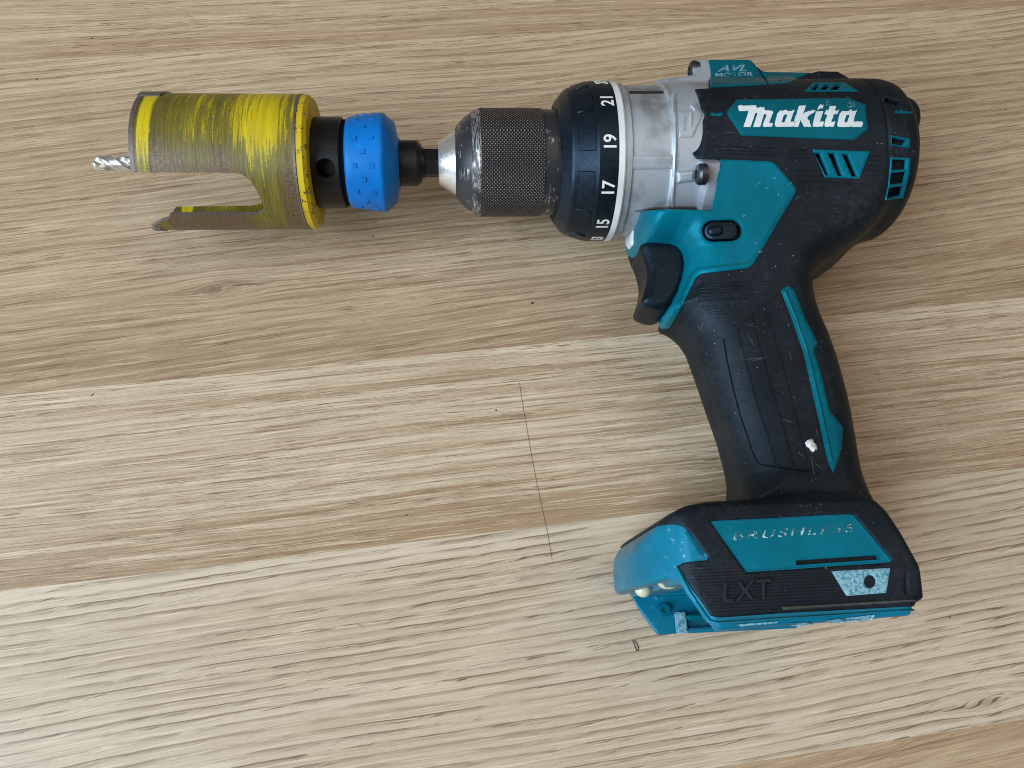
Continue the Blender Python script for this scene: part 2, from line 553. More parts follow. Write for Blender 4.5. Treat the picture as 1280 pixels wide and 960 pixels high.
M_BLACK = plastic('black_rubber', (0.0045, 0.0066, 0.0092), 0.54, dust=0.17, spec=0.34, grain=0.00006, dustcol=(0.115, 0.125, 0.135), tint=(0.60, 0.80, 1.0))
M_BLACKP = plastic('black_plastic', (0.0040, 0.0070, 0.0105), 0.38, dust=0.06, spec=0.42, dustcol=(0.10, 0.12, 0.14), tint=(0.45, 0.7, 1.0))
M_RIBB = plastic('black_ribbed_rubber', (0.008, 0.011, 0.015), 0.6, dust=0.12, dustcol=(0.13, 0.14, 0.15), tint=(0.7, 0.85, 1.0))
M_TEAL = plastic('teal_plastic', (0.0003, 0.128, 0.184), 0.36, wear=(0.06, 0.30, 0.40), wear_amt=0.35, grain=0.00002, tint=(0.10, 0.70, 1.0))
M_TEALD = plastic('dark_teal_plastic', (0.0003, 0.093, 0.126), 0.42, wear=(0.06, 0.24, 0.30), wear_amt=0.3, tint=(0.12, 0.70, 1.0))
M_TEALW = plastic('scuffed_teal_plastic', (0.0008, 0.150, 0.245), 0.36, wear=(0.25, 0.50, 0.60), wear_amt=0.75, tint=(0.4, 0.8, 1.0))
M_SKY = plastic('chalky_blue_plastic', (0.045, 0.235, 0.32), 0.6, wear=(0.30, 0.50, 0.56), wear_amt=0.85, grain=0.00015, thr=0.42, wsc=1300)
M_BLUE = plastic('blue_rubber', (0.001, 0.165, 0.56), 0.45, wear=(0.02, 0.26, 0.66), wear_amt=0.4, grain=0.00003, tint=(0.4, 0.7, 1.0))
M_WHITE = plastic('white_paint', (0.70, 0.71, 0.71), 0.45, wear=(0.35, 0.33, 0.30), wear_amt=0.7)
M_CREAM = plastic('cream_plastic', (0.62, 0.60, 0.42), 0.35)
M_DUSTY = plastic('dusty_black_plastic', (0.05, 0.048, 0.046), 0.7, dust=0.45, dustcol=(0.28, 0.26, 0.24))
M_HOLE = plastic('cavity_shade_black', (0.003, 0.003, 0.0035), 0.8, spec=0.1)  # near-black that paints the darkness of grooves and holes

def worn_print(name, colr, under, amt):
    t = NT(name); o = t.obj()
    w = t.smooth(t.math('ADD', t.noise(o, 900, 4, 0.75), t.math('MULTIPLY', t.noise(o, 110, 2, 0.5), 0.5)), amt - 0.06, amt + 0.08)
    t.base(t.mix(w, colr, under)); t.rough(0.5)
    return t.m
M_LOGO = plastic('white_logo_print', (0.70, 0.72, 0.72), 0.45, wear=(0.42, 0.50, 0.53), wear_amt=0.55)
M_NUM = worn_print('white_number_print', (0.78, 0.78, 0.76), (0.05, 0.05, 0.06), 0.93)
M_FAINT = worn_print('worn_white_print', (0.52, 0.66, 0.70), (0.003, 0.11, 0.150), 0.655)
M_FAINT2 = worn_print('worn_grey_print', (0.20, 0.30, 0.34), (0.005, 0.115, 0.165), 0.76)

def metal(name, colr, rough, dirt=(0.12, 0.11, 0.10), dirt_amt=0.3, brushed=None, bump=0.00005, met=0.85):
    t = NT(name); o = t.obj()
    n1 = t.noise(o, 70, 3, 0.6); n2 = t.noise(o, 900, 3, 0.7)
    c = t.mix(t.math('MULTIPLY', t.smooth(n1, 0.48, 0.72), dirt_amt), colr, dirt)
    spk = t.smooth(t.noise(o, 330, 4, 0.75), 0.66, 0.72)
    c = t.mix(t.math('MULTIPLY', spk, dirt_amt), c, dirt)
    t.base(c); t.metal(met); t.rough(t.smooth(n2, 0.2, 0.8, rough - 0.07, rough + 0.09))
    hh = n2
    if brushed: hh = t.noise(t.scale(o, brushed), 1, 2, 0.6)
    t.bump(hh, 0.5, bump)
    return t.m
M_CAST = metal('cast_aluminium', (0.42, 0.465, 0.51), 0.46, dirt_amt=0.6, met=0.45)
M_CASTL = metal('bright_cast_aluminium', (0.50, 0.54, 0.58), 0.40, dirt_amt=0.25, met=0.4)
M_STEEL = metal('bright_steel', (0.78, 0.77, 0.74), 0.28, dirt_amt=0.12, brushed=(5000, 60, 60), bump=0.00002)
M_SCREW = metal('dark_screw_steel', (0.07, 0.075, 0.085), 0.35, dirt_amt=0.3)
M_BLACKOX = metal('black_oxide_steel', (0.035, 0.036, 0.038), 0.38, dirt=(0.02, 0.02, 0.02))
M_TIP = metal('carbide', (0.18, 0.17, 0.16), 0.4)

def mat_chuck_black(name='worn_black_chuck', lo=0.52, hi=0.60, lo2=0.52, hi2=0.62):
    t = NT(name); o = t.obj()
    sep = t.n('ShaderNodeSeparateXYZ'); t.set(sep.inputs[0], o)
    n = t.noise(t.scale(o, (2500, 260, 260)), 1, 3, 0.7); n2 = t.noise(o, 160, 4, 0.7)
    sc = t.math('MULTIPLY', t.smooth(n, lo, hi), t.smooth(n2, lo2, hi2))
    t.base(t.mix(sc, (0.022, 0.023, 0.027), (0.45, 0.45, 0.45)))
    t.metal(t.math('MULTIPLY', sc, 0.8)); t.rough(0.36)
    t.bump(n2, 0.3, 0.00005)
    return t.m
M_CHUCK = mat_chuck_black()
M_EDGE = mat_chuck_black('scraped_black_chuck', 0.47, 0.55, 0.36, 0.52)
def mat_knurl():
    t = NT('knurled_black_steel')
    uv = t.n('ShaderNodeUVMap').outputs[0]
    sep = t.n('ShaderNodeSeparateXYZ'); t.set(sep.inputs[0], uv)
    u, v = sep.outputs[0], sep.outputs[1]
    k = 2 * math.pi / 1.35
    a = t.math('SINE', t.math('MULTIPLY', t.math('ADD', u, t.math('MULTIPLY', v, 1.15)), k))
    b = t.math('SINE', t.math('MULTIPLY', t.math('SUBTRACT', u, t.math('MULTIPLY', v, 1.15)), k))
    h = t.math('MINIMUM', a, b)
    o = t.obj(); n = t.noise(o, 90, 3, 0.6); n2 = t.noise(o, 800, 3, 0.7)
    top = t.math('MULTIPLY', t.smooth(h, -0.1, 0.6), t.smooth(n, 0.2, 0.7, 0.55, 1.0))
    dusty = t.mix(t.smooth(n2, 0.4, 0.7), (0.20, 0.158, 0.138), (0.42, 0.345, 0.305))
    t.base(t.mix(top, (0.012, 0.012, 0.013), dusty)); t.metal(0.25); t.rough(0.48)
    t.bump(h, 0.7, 0.00030)
    return t.m
M_KNURL = mat_knurl()
SAWL = axs(369, 23) - axs(164, 23)
def mat_yellow():
    t = NT('worn_yellow_paint'); o = t.obj()
    sep = t.n('ShaderNodeSeparateXYZ'); t.set(sep.inputs[0], o)
    x = t.math('MULTIPLY', sep.outputs[0], 1000.0)           # mm from the saw's origin, grows towards the chuck
    z = t.math('MULTIPLY', sep.outputs[1], 1000.0)
    st = t.noise(t.scale(o, (1500, 45, 45)), 1, 4, 0.75)      # scratches run round the cup
    st2 = t.noise(t.scale(o, (420, 26, 26), (3, 1, 2)), 1, 3, 0.6)
    fine = t.noise(o, 1400, 3, 0.7)
    band = t.n('ShaderNodeValToRGB'); cr = band.color_ramp
    t.set(band.inputs[0], t.math('MULTIPLY_ADD', x, 1 / SAWL, 1.0))   # 0 at x=-64 .. 1 at x=0
    pts = [(0.0, 0.9), (0.03, 0.8), (0.04, 0.20), (0.105, 0.20), (0.125, 0.80), (0.30, 0.60), (0.42, 0.56), (0.55, 0.66), (0.64, 0.46), (0.70, 0.30), (0.86, 0.24), (0.90, 0.46), (0.95, 0.60), (0.97, 0.55), (1.0, 0.5)]
    while len(cr.elements) < len(pts): cr.elements.new(0.5)
    for e, (p, v) in zip(cr.elements, pts): e.position = p; e.color = (v, v, v, 1)
    low = t.smooth(z, -2.0, -19.0)                            # worn lower side, made barer still to paint in its shading
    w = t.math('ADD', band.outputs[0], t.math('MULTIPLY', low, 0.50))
    w = t.math('ADD', w, t.math('MULTIPLY', t.math('SUBTRACT', st, 0.5), 1.7))
    w = t.math('ADD', w, t.math('MULTIPLY', t.math('SUBTRACT', st2, 0.5), 0.7))
    w = t.math('ADD', w, t.math('MULTIPLY', t.math('SUBTRACT', fine, 0.5), 0.38))
    yel = t.mix(t.smooth(st2, 0.3, 0.7), (0.50, 0.37, 0.003), (0.66, 0.52, 0.006))
    thin = t.mix(t.smooth(st, 0.35, 0.65), (0.072, 0.058, 0.014), (0.22, 0.18, 0.016))
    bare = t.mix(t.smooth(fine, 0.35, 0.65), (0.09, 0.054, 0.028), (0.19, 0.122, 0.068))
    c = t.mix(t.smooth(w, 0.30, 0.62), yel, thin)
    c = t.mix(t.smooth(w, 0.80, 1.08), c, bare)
    t.base(c); t.metal(t.smooth(w, 0.7, 1.0, 0.0, 0.2)); t.rough(t.smooth(w, 0.3, 0.9, 0.45, 0.42))
    t.bump(t.math('SUBTRACT', t.math('MULTIPLY', st, 0.4), w), 0.35, 0.00012)
    return t.m
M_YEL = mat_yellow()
def mat_yellow2():
    t = NT('chipped_yellow_paint'); o = t.obj()
    n = t.noise(o, 260, 4, 0.7); f = t.noise(o, 1500, 3, 0.7)
    w = t.math('ADD', t.math('MULTIPLY', n, 1.0), t.math('MULTIPLY', f, 0.35))
    c = t.mix(t.smooth(w, 0.74, 0.80), t.mix(f, (0.58, 0.40, 0.004), (0.72, 0.54, 0.010)), (0.10, 0.075, 0.045))
    t.base(c); t.rough(0.5); t.bump(w, 0.3, 0.0001)
    return t.m
M_YEL2 = mat_yellow2()
def mat_bare():
    t = NT('bare_rough_steel'); o = t.obj()
    f = t.noise(o, 900, 4, 0.75)
    t.base(t.mix(f, (0.07, 0.055, 0.045), (0.28, 0.24, 0.20))); t.metal(0.5); t.rough(0.45); t.bump(f, 0.6, 0.0002)
    return t.m
M_BARE = mat_bare()

def wood(name, seed, light, mid, dark, tilt, period, ring_amt, streak_amt, pore_amt, wav=1.0, pslope=-0.05, knots=(), span=(0, 80), edge=(0.4, 0.5)):
    t = NT(name); o = t.obj()
    P = t.scale(o, (1000, 1000, 1000), (seed * 137.0, seed * 71.0, 0), (0, 0, tilt))
    sep = t.n('ShaderNodeSeparateXYZ'); t.set(sep.inputs[0], P)
    x, y = sep.outputs[0], sep.outputs[1]
    def vec(sx, sy, off=0.0, yy=None):
        c = t.n('ShaderNodeCombineXYZ')
        t.set(c.inputs[0], t.math('MULTIPLY', x, sx)); t.set(c.inputs[1], t.math('MULTIPLY', yy if yy is not None else y, sy)); c.inputs[2].default_value = off
        return c.outputs[0]
    w1 = t.math('MULTIPLY', t.math('SUBTRACT', t.noise(vec(0.0045, 0.013, 1.3), 1, 1, 0.5), 0.5), 11.0 * wav)
    w2 = t.math('MULTIPLY', t.math('SUBTRACT', t.noise(vec(0.022, 0.07, 4.1), 1, 2, 0.55), 0.5), 1.5 * wav)
    w3 = t.math('MULTIPLY', t.math('SUBTRACT', t.noise(vec(0.14, 0.8, 7.7), 1, 1, 0.5), 0.5), 0.35)
    yw = t.math('ADD', t.math('ADD', y, w1), t.math('ADD', w2, w3))
    so = t.n('ShaderNodeSeparateXYZ'); t.set(so.inputs[0], o)
    spot = None
    for (kx, ky, amp, kr) in knots:            # the grain parts round a small knot
        dx = t.math('DIVIDE', t.math('SUBTRACT', t.math('MULTIPLY', so.outputs[0], 1000.0), kx), kr * 3.2)
        dy = t.math('DIVIDE', t.math('SUBTRACT', t.math('MULTIPLY', so.outputs[1], 1000.0), ky), kr)
        r2 = t.math('ADD', t.math('MULTIPLY', dx, dx), t.math('MULTIPLY', dy, dy))
        g = t.math('EXPONENT', t.math('MULTIPLY', r2, -1.0))
        yw = t.math('ADD', yw, t.math('MULTIPLY', t.math('MULTIPLY', g, dy), -amp))
        sp = t.smooth(t.math('ADD', r2, t.math('MULTIPLY', t.noise(o, 700, 3, 0.7), 0.25)), 0.26, 0.10)
        spot = sp if spot is None else t.math('MAXIMUM', spot, sp)
    # growth rings: each line pale, then darkening, then cut off
    ph = t.math('FRACT', t.math('DIVIDE', yw, period))
    gate = t.smooth(t.noise(vec(0.03, 0.28, 9.0, yw), 1, 3, 0.65), 0.38, 0.56)
    ring = t.math('MULTIPLY', t.math('MULTIPLY', t.smooth(ph, 0.25, 0.95), t.smooth(ph, 1.0, 0.97)), gate)
    ringl = t.math('MULTIPLY', t.math('MULTIPLY', t.smooth(ph, 0.80, 0.93), t.smooth(ph, 1.0, 0.97)), gate)
    streak = t.noise(vec(0.0052, 0.36, 5.0, yw), 1, 6, 0.72)
    broad = t.noise(vec(0.005, 0.035, 3.0, yw), 1, 1, 0.5)
    line = t.smooth(t.noise(vec(0.015, 1.35, 6.0, yw), 1, 5, 0.72), 0.535, 0.60)
    yp = t.math('ADD', yw, t.math('MULTIPLY', x, pslope))
    pore = t.smooth(t.noise(vec(0.085, 2.15, 8.0, yp), 1, 2, 0.55), 0.56, 0.63)
    pgate = t.math('ADD', t.math('MULTIPLY', t.smooth(ph, 0.35, 0.8), ring_amt), 1.0 - 0.85 * ring_amt)
    patchy = t.smooth(t.noise(vec(0.012, 0.11, 14.0, yw), 1, 2, 0.6), 0.36, 0.60)
    pore = t.math('MULTIPLY', pore, t.math('MULTIPLY', pgate, patchy))
    fleck = t.smooth(t.noise(vec(0.030, 1.6, 10.0, yw), 1, 3, 0.6), 0.55, 0.64)
    fibre = t.noise(vec(0.45, 4.5, 2.0, yw), 1, 3, 0.7)
    # the print's tone across a strip: pale along the far edge, browner along the near edge
    yo = t.n('ShaderNodeSeparateXYZ'); t.set(yo.inputs[0], o)
    ymm = t.math('ADD', t.math('MULTIPLY', yo.outputs[1], 1000.0), t.math('MULTIPLY', w1, 0.5))
    W = span[1] - span[0]
    e0 = t.smooth(ymm, span[0] + 0.30 * W, span[0]); e1 = t.smooth(ymm, span[1] - 0.14 * W, span[1])
    f = t.math('ADD', t.math('MULTIPLY', t.math('SUBTRACT', streak, 0.5), 3.6 * streak_amt), 0.40)
    f = t.math('ADD', f, t.math('MULTIPLY', t.math('SUBTRACT', broad, 0.5), 1.0))
    f = t.math('ADD', f, t.math('MULTIPLY', t.math('SUBTRACT', fibre, 0.5), 1.7))
    f = t.math('ADD', f, t.math('MULTIPLY', e0, edge[0]))
    f = t.math('SUBTRACT', f, t.math('MULTIPLY', e1, edge[1]), clamp=True)
    c = t.mix(f, light, mid)
    mid2 = tuple(0.52 * a + 0.48 * b for a, b in zip(dark, mid))
    c = t.mix(t.math('MULTIPLY', ring, ring_amt * 0.75, clamp=True), c, mid2)
    c = t.mix(t.math('MULTIPLY', line, 0.75 * streak_amt, clamp=True), c, mid2)
    c = t.mix(t.math('MULTIPLY', fleck, 0.6), c, tuple(min(1, v * 1.22) for v in light))
    dk = t.math('MULTIPLY', t.math('MAXIMUM', pore, t.math('MULTIPLY', t.math('MULTIPLY', ringl, patchy), ring_amt * 0.9)), pore_amt, clamp=True)
    c = t.mix(dk, c, dark)
    if spot is not None: c = t.mix(t.math('MULTIPLY', spot, 0.35), c, dark)
    t.base(c)
    t.rough(0.40); t.spec(0.42)
    t.bump(t.noise(vec(0.05, 2.7, 8.0), 1, 2, 0.6), 0.3, 0.00012)
    return t.m

# ------------------------------------------------------------------ table top
TH = math.atan(0.0835)
cu, su = math.cos(TH), math.sin(TH)
def vcoord(x, y): return -x * su + y * cu
seams = [vcoord(-4.9, 105.3), vcoord(19.3, 38.5), vcoord(130, -36.5)]
top_s = vcoord(-85, 247.0)
bounds = [(-196, -120), (-120, seams[2]), (seams[2], seams[1]), (seams[1], seams[0]), (seams[0], top_s), (top_s, top_s + 78), (top_s + 78, top_s + 156)]
def loc(px, py):
    u = un(px, py, 0.0); return u[0] * cu + u[1] * su, -u[0] * su + u[1] * cu
table = new_obj('table_top', [(a, b, c) for c in (-40, -18.2) for b in (-330, 560) for a in (-620, 680)],
                [(0, 1, 3, 2)[::-1], (4, 5, 7, 6), (0, 1, 5, 4), (2, 6, 7, 3), (0, 4, 6, 2), (1, 3, 7, 5)],
                plastic('core_board', (0.20, 0.15, 0.10), 0.7), None, smooth=False, origin=(0, 100, -18))
tag(table, 'pale oak strip table top with wavy grain under the drill', 'table top', kind='structure')
wm = [
    wood('oak_strip_near_edge', 9.3, (0.585, 0.442, 0.297), (0.370, 0.247, 0.146), (0.146, 0.083, 0.044), -0.03, 3.4, 0.5, 1.0, 0.8, span=bounds[0]),
    wood('oak_strip_tan', 5.1, (0.546, 0.401, 0.253), (0.370, 0.242, 0.140), (0.165, 0.093, 0.050), -0.05, 3.4, 0.4, 0.8, 0.7, span=bounds[1], edge=(0.2, -0.35)),
    wood('oak_strip_pale_lined', 2.7, (0.644, 0.520, 0.382), (0.487, 0.363, 0.242), (0.165, 0.100, 0.056), -0.03, 3.2, 1.0, 0.5, 0.85, 0.8, -0.07, knots=[(*loc(1232, 877), 3.5, 4.0)], span=bounds[2], edge=(0.1, 0.9)),
    wood('oak_strip_streaky', 7.9, (0.653, 0.520, 0.369), (0.380, 0.251, 0.144), (0.146, 0.083, 0.044), -0.005, 3.0, 0.3, 1.15, 0.72, 0.6, -0.02, span=bounds[3], edge=(0.6, 0.5)),
    wood('oak_strip_brown', 3.3, (0.574, 0.438, 0.293), (0.370, 0.247, 0.146), (0.146, 0.083, 0.044), -0.05, 3.6, 0.6, 1.0, 0.72, 1.2, -0.03, knots=[(*loc(270, 362), 4.5, 5.0)], span=bounds[4], edge=(0.45, 0.5)),
    wood('oak_strip_far', 11.4, (0.585, 0.442, 0.288), (0.400, 0.269, 0.159), (0.176, 0.102, 0.053), 0.0, 3.6, 0.4, 1.0, 0.85, span=bounds[5], edge=(0.35, 0.4)),
    wood('oak_strip_far_edge', 13.4, (0.565, 0.424, 0.275), (0.390, 0.263, 0.155), (0.176, 0.105, 0.059), 0.0, 3.6, 0.5, 1.0, 0.65, span=bounds[6]),
]
for (v0, v1), m in zip(bounds, wm):
    e = 0.0; bz = 0.03
    x0, x1 = -560.0, 640.0
    ring_lo = [(x0, v0 + e), (x1, v0 + e), (x1, v1 - e), (x0, v1 - e)]
    ring_hi = [(x0 + bz, v0 + e + bz), (x1 - bz, v0 + e + bz), (x1 - bz, v1 - e - bz), (x0 + bz, v1 - e - bz)]
    vv = [(x, y, -18) for x, y in ring_lo] + [(x, y, -bz) for x, y in ring_lo] + [(x, y, 0) for x, y in ring_hi]
    fs = [(3, 2, 1, 0), (8, 9, 10, 11)]
    for L0 in (0, 4):
        for i in range(4): fs.append((L0 + i, L0 + (i + 1) % 4, L0 + 4 + (i + 1) % 4, L0 + 4 + i))
    p = new_obj('plank', vv, fs, m, None, smooth=False)
    p.parent = table
    p.location = (0, -0.1, 0.018); p.rotation_euler = (0, 0, TH)

# ------------------------------------------------------------------ the drill
drill = empty('cordless_drill', (105, 90, 0))
tag(drill, 'black and teal cordless drill without battery lying on its side on the table', 'drill')

# --- housing: motor barrel, trigger housing and grip in one moulding
G = Grid((58, 30, -31), (184, 204, 31), 0.5)
Z = np.abs(G.Z)
motor = G.lathe([(84, 0), (84, 28.4), (120, 28.8), (146.0, 29.4), (146.4, 28.8), (147.0, 28.8), (147.4, 29.4), (153.5, 29.3), (157, 28.4), (159.6, 26.2), (161.2, 22.5), (162, 17), (162, 0)])
core_px = [(800, 240), (797, 268), (795, 290), (801, 314), (812, 316), (837, 318), (849, 334), (848, 356), (838, 383), (827, 400), (831, 406), (842, 410), (859, 426), (870, 456), (885, 500), (905, 555), (917, 598), (918, 622), (914, 645),
           (1000, 655), (1074, 650), (1065, 616), (1060, 588), (1055, 540), (1045, 490), (1030, 440), (1010, 400), (1001, 372), (1002, 355), (1015, 344), (1040, 328), (1066, 309), (1085, 285), (1080, 230), (1000, 200), (860, 200)]
core = XY(core_px)
d2 = G.poly(chaikin(core, 1))
Tt = np.interp(G.y, [30, 38, 46, 60, 80, 100, 113, 124, 136, 150, 204], [22, 19, 17, 16, 16, 17, 18.5, 20.5, 22.5, 24, 24])[None, :, None].astype(np.float32)
Rr = np.interp(G.y, [30, 44, 90, 108, 122, 136], [11, 12, 13, 12, 9, 8])[None, :, None].astype(np.float32)
grip = extrude(d2, Z, Tt, Rr)
d = smin(motor, grip, 5.0)
ridge = extrude(G.poly([(86, 180), (86, 199.0), (95.7, 199.8), (111.3, 199.8), (116, 194.6), (133, 194.4), (136.5, 195.6), (144, 195.4), (149.5, 191.2), (154, 190), (158, 184), (150, 178)]), Z, 13.0, 1.2)
d = smin(d, ridge, 1.0)
# rear bumper lug
lug = extrude(G.poly(rounded(XY([(1122, 118, 12), (1142, 127, 12), (1150, 138, 12), (1151, 153, 12), (1145, 168, 12), (1122, 172, 12)]), 2.0)), Z, 15, 4)
d = smin(d, lug, 1.5)
G.base = d.astype(np.float32).copy()
# shallow moulded swell where the rubber sleeve stands over the trigger housing
G.d = G.base.copy()
# the sleeve is notched in front, where the cast gear case shows
G.carve_px([(690, 40), (886, 40), (886, 110.5), (862, 111.5), (860, 115), (880.5, 143), (880.5, 146), (865, 181), (865.5, 193), (871, 199), (900, 199.4), (896, 232), (889, 262.5), (690, 262.5)], depth_lo=-12)
slots_side = [[(1017.5, 191.5), (1025, 191.7), (1036, 219), (1031.5, 219)], [(1034.7, 191.7), (1043, 192), (1053, 220), (1047.5, 220)], [(1052.5, 193), (1060, 193.7), (1071.5, 220.5), (1065, 221)]]
slots_top = [[(1013, 113), (1020.5, 105.5), (1026, 105.5), (1019, 113)], [(1024, 113), (1032, 105.5), (1040, 105.5), (1032, 113)], [(1037, 113), (1045, 105.5), (1053, 105.5), (1046, 113)]]
slots_rear = [[(1115, 171.5), (1133, 175), (1128, 182), (1115, 180)], [(1115, 199), (1133, 200), (1132, 211.5), (1114.5, 212.5)], [(1113.5, 216.5), (1133, 214.5), (1130, 229), (1111, 230.5)], [(1110.5, 235), (1129, 232.5), (1126, 245), (1107.5, 248.5)], [(1107, 122), (1124, 127.5), (1120, 132), (1105, 128)]]
for sl in slots_side: G.carve_px(sl, depth_lo=4, depth=4.5)
for sl in slots_rear: G.carve_px(sl, depth_lo=0, depth=1.9)
for sl in slots_top: G.carve_px(sl, depth_lo=4, depth=1.8)
btn = [(902 + 25.5 * math.cos(a) * 1.0 + (0), 288 + 14 * math.sin(a)) for a in np.linspace(0, 2 * math.pi, 28, endpoint=False)]
def stadium(cx, cy, w, h, rot=0.0, n=10):
    r = h / 2; out = []
    for s, a0 in ((1, -math.pi / 2), (-1, math.pi / 2)):
        for k in range(n + 1):
            a = a0 + math.pi * k / n
            out.append((s * (w / 2 - r) + r * math.cos(a), r * math.sin(a)))
    c, s_ = math.cos(rot), math.sin(rot)
    return [(cx + x * c - y * s_, cy + x * s_ + y * c) for x, y in out]
G.carve_px(stadium(902.5, 288.5, 49, 26, -0.04), depth=2.6)
housing = G.mesh('housing', M_BLACK, drill)
tag(housing, 'black rubber covered housing with barrel and grip')

# teal trigger housing plate, folds round the trigger
teal_body = [(783.4, 275), (790.5, 265), (837, 261.5), (889.5, 263), (896, 233), (900, 199.6), (930, 200.5), (962, 202), (968, 204), (995.5, 236), (994, 242), (941, 331), (934, 335.5), (876, 342), (870, 347), (849, 390), (837, 409.5), (827, 411), (822.5, 403), (839.7, 380.6), (849, 352), (848, 330), (837, 317), (803, 313.5), (792, 323), (783, 317), (773, 298), (776, 286)]
side_plate = patch('trigger_housing', [teal_body, stadium(902.5, 288.5, 50, 27, -0.04)], M_TEAL, drill, G, h=0.55, bev=1.6, rnd=2.5)
tag(side_plate, 'teal plastic panel over the trigger')
rim = [(945, 332), (999, 240), (996.5, 236), (942, 328)]
# a fine raised seam line inside the panel's lower edge
patch('panel_seam', [[(873, 338), (935, 331), (941, 325), (990, 243), (987.5, 242), (938, 324), (933, 328), (871, 335), (863, 345), (845, 386), (833, 405), (835, 407), (848, 388), (866, 346)]], M_TEALD, side_plate, G, h=0.62, bev=0, sink=0.2, rnd=0.8)
patch('lamp_lens', [[(786, 287.5), (794, 285), (793.5, 306), (788, 312.5), (780, 298)]], metal('shiny_lens', (0.75, 0.80, 0.86), 0.3, dirt_amt=0.15, met=0.2), drill, G, h=1.0, bev=0.8)
sw = patch('direction_switch', [stadium(901, 288.5, 40, 21, -0.04)], M_BLACKP, drill, G, h=0.5, bev=5, sink=2.5, rnd=0)
patch('switch_tip', [stadium(893.5, 289, 20, 13, -0.04)], M_BLACKP, sw, G, h=1.4, bev=3, sink=1.0, rnd=0)

# logo plate with white lettering
lp = [(907.7, 141), (921, 125), (1060.6, 122.8), (1081, 131), (1085, 161.5), (1067, 175), (926.6, 169.6)]
logo = patch('logo_panel', [lp], M_TEALD, drill, G, h=0.35, bev=1.4, rnd=1.5)
tag(logo, 'teal badge with white lettering')
def zl(l): return [(900 + x / 6.4, 120 + y / 6.4) for x, y in l]
LET = [
    [zl([(140, 86), (288, 82), (286, 101), (350, 103), (354, 121), (405, 124), (420, 138), (394, 206), (390, 224), (420, 224), (412, 250), (346, 252), (338, 236), (370, 152), (348, 150), (318, 252), (262, 252), (298, 142), (280, 140), (240, 252), (184, 252), (226, 126), (150, 126)])],
    [zl([(470, 129), (588, 126), (558, 212), (592, 212), (581, 250), (446, 252), (433, 236), (452, 150)]), zl([(506, 158), (534, 157), (512, 217), (486, 217)])],
    [zl([(628, 86), (684, 83), (660, 152), (704, 126), (764, 126), (692, 178), (728, 251), (670, 252), (640, 196), (622, 252), (584, 252), (598, 208), (590, 200)])],
    [zl([(785, 88), (824, 86), (813, 115), (775, 117)])],
    [zl([(764, 130), (822, 128), (794, 213), (828, 213), (817, 250), (747, 252), (736, 236)])],
    [zl([(872, 88), (926, 86), (914, 124), (944, 124), (934, 152), (905, 153), (884, 213), (916, 213), (905, 250), (838, 252), (828, 236), (853, 153), (830, 153), (840, 126), (862, 125)])],
    [zl([(970, 129), (1086, 126), (1060, 211), (1134, 210), (1130, 252), (946, 252), (933, 236), (952, 150)]), zl([(1006, 158), (1034, 157), (1012, 217), (986, 217)])],
]
poly_text('lettering', LET, M_LOGO, logo, G, h=0.47, sink=-0.25)
text_patch('lettering', 'D', (1032, 133), (1037, 133), 5.5, M_FAINT2, logo, G, h=0.42, sink=-0.25)
text_patch('lettering', 'CO', (1058, 136), (1068, 135.5), 6, M_FAINT2, logo, G, h=0.42, sink=-0.25)
patch('sleeve_window', [[(888, 141.5), (903, 141.5), (903, 145), (888, 145)]], M_TEALD, drill, G, h=0.15, bev=0.5, rnd=0.5)

# air vents: teal grilles with open slots
def vent(loop, slots, m, nm='air_vent', h=0.35):
    return patch(nm, [loop] + slots, m, drill, G, h=h, bev=0.7, rnd=0.8, step=2.0)
vent([(1015.5, 186.7), (1087.5, 189.4), (1074, 223.5), (1031, 222)], slots_side, M_TEAL)
vent([(1006, 114.5), (1017, 103.5), (1056.6, 103.5), (1073, 114.5)], slots_top, M_TEALD)
vent([(1113.5, 169), (1138, 173.5), (1137, 185.5), (1113.5, 181.5)], [slots_rear[0]], M_TEALD)
vent([(1113, 196.5), (1138, 197.5), (1136.5, 217), (1128.5, 247.5), (1106, 250.5), (1110, 232)], slots_rear[1:4], M_TEAL)
patch('air_vent', [[(1119, 138.5), (1140, 140), (1140, 142.8), (1119, 141.5)]], M_TEALD, drill, G, h=0.3, bev=0.4, rnd=0.6)
# fine ribs on the rubber sleeve beside the vents
for (a, b) in (((890, 182), (968, 184.5)), ((893, 186.5), (970, 189)), ((897, 191), (972, 193.5)), ((990, 212), (1024, 213.5)), ((992, 218), (1028, 219.5)), ((994, 225), (1080, 228.5)), ((985, 186), (1008, 187)), ((985, 191), (1010, 192)), ((986, 196), (1012, 197)), ((1088, 194), (1104, 194.5)), ((1086, 200), (1103, 200.5)), ((1084, 206), (1102, 206.5)), ((1082, 212), (1101, 212.5)), ((1079, 218), (1098, 218.5))):
    patch('sleeve_rib', [[a, b, (b[0], b[1] + 1.4), (a[0], a[1] + 1.4)]], M_BLACK, drill, G, h=0.16, bev=0.3, rnd=0.3, sink=0.4)

# top ridge: teal motor badge
badge = patch('motor_badge', [[(886.5, 75), (937, 74.6), (941, 77), (959, 106), (888, 109.5)]], M_TEALD, drill, G, h=0.4, bev=1.0, rnd=1.0)
text_patch('lettering', 'AVL', (896.5, 90.5), (933, 90), 8, M_FAINT2, badge, G, h=0.5, sink=-0.3, shear=0.35, bold=0.02)
text_patch('lettering', 'MOTOR', (894, 97.5), (941, 96), 5, M_FAINT2, badge, G, h=0.5, sink=-0.3, bold=0.02)
patch('ridge_strip', [[(951, 89), (1014, 90.5), (985, 104), (962, 106)]], M_TEALD, drill, G, h=0.3, bev=0.8, rnd=0.8)

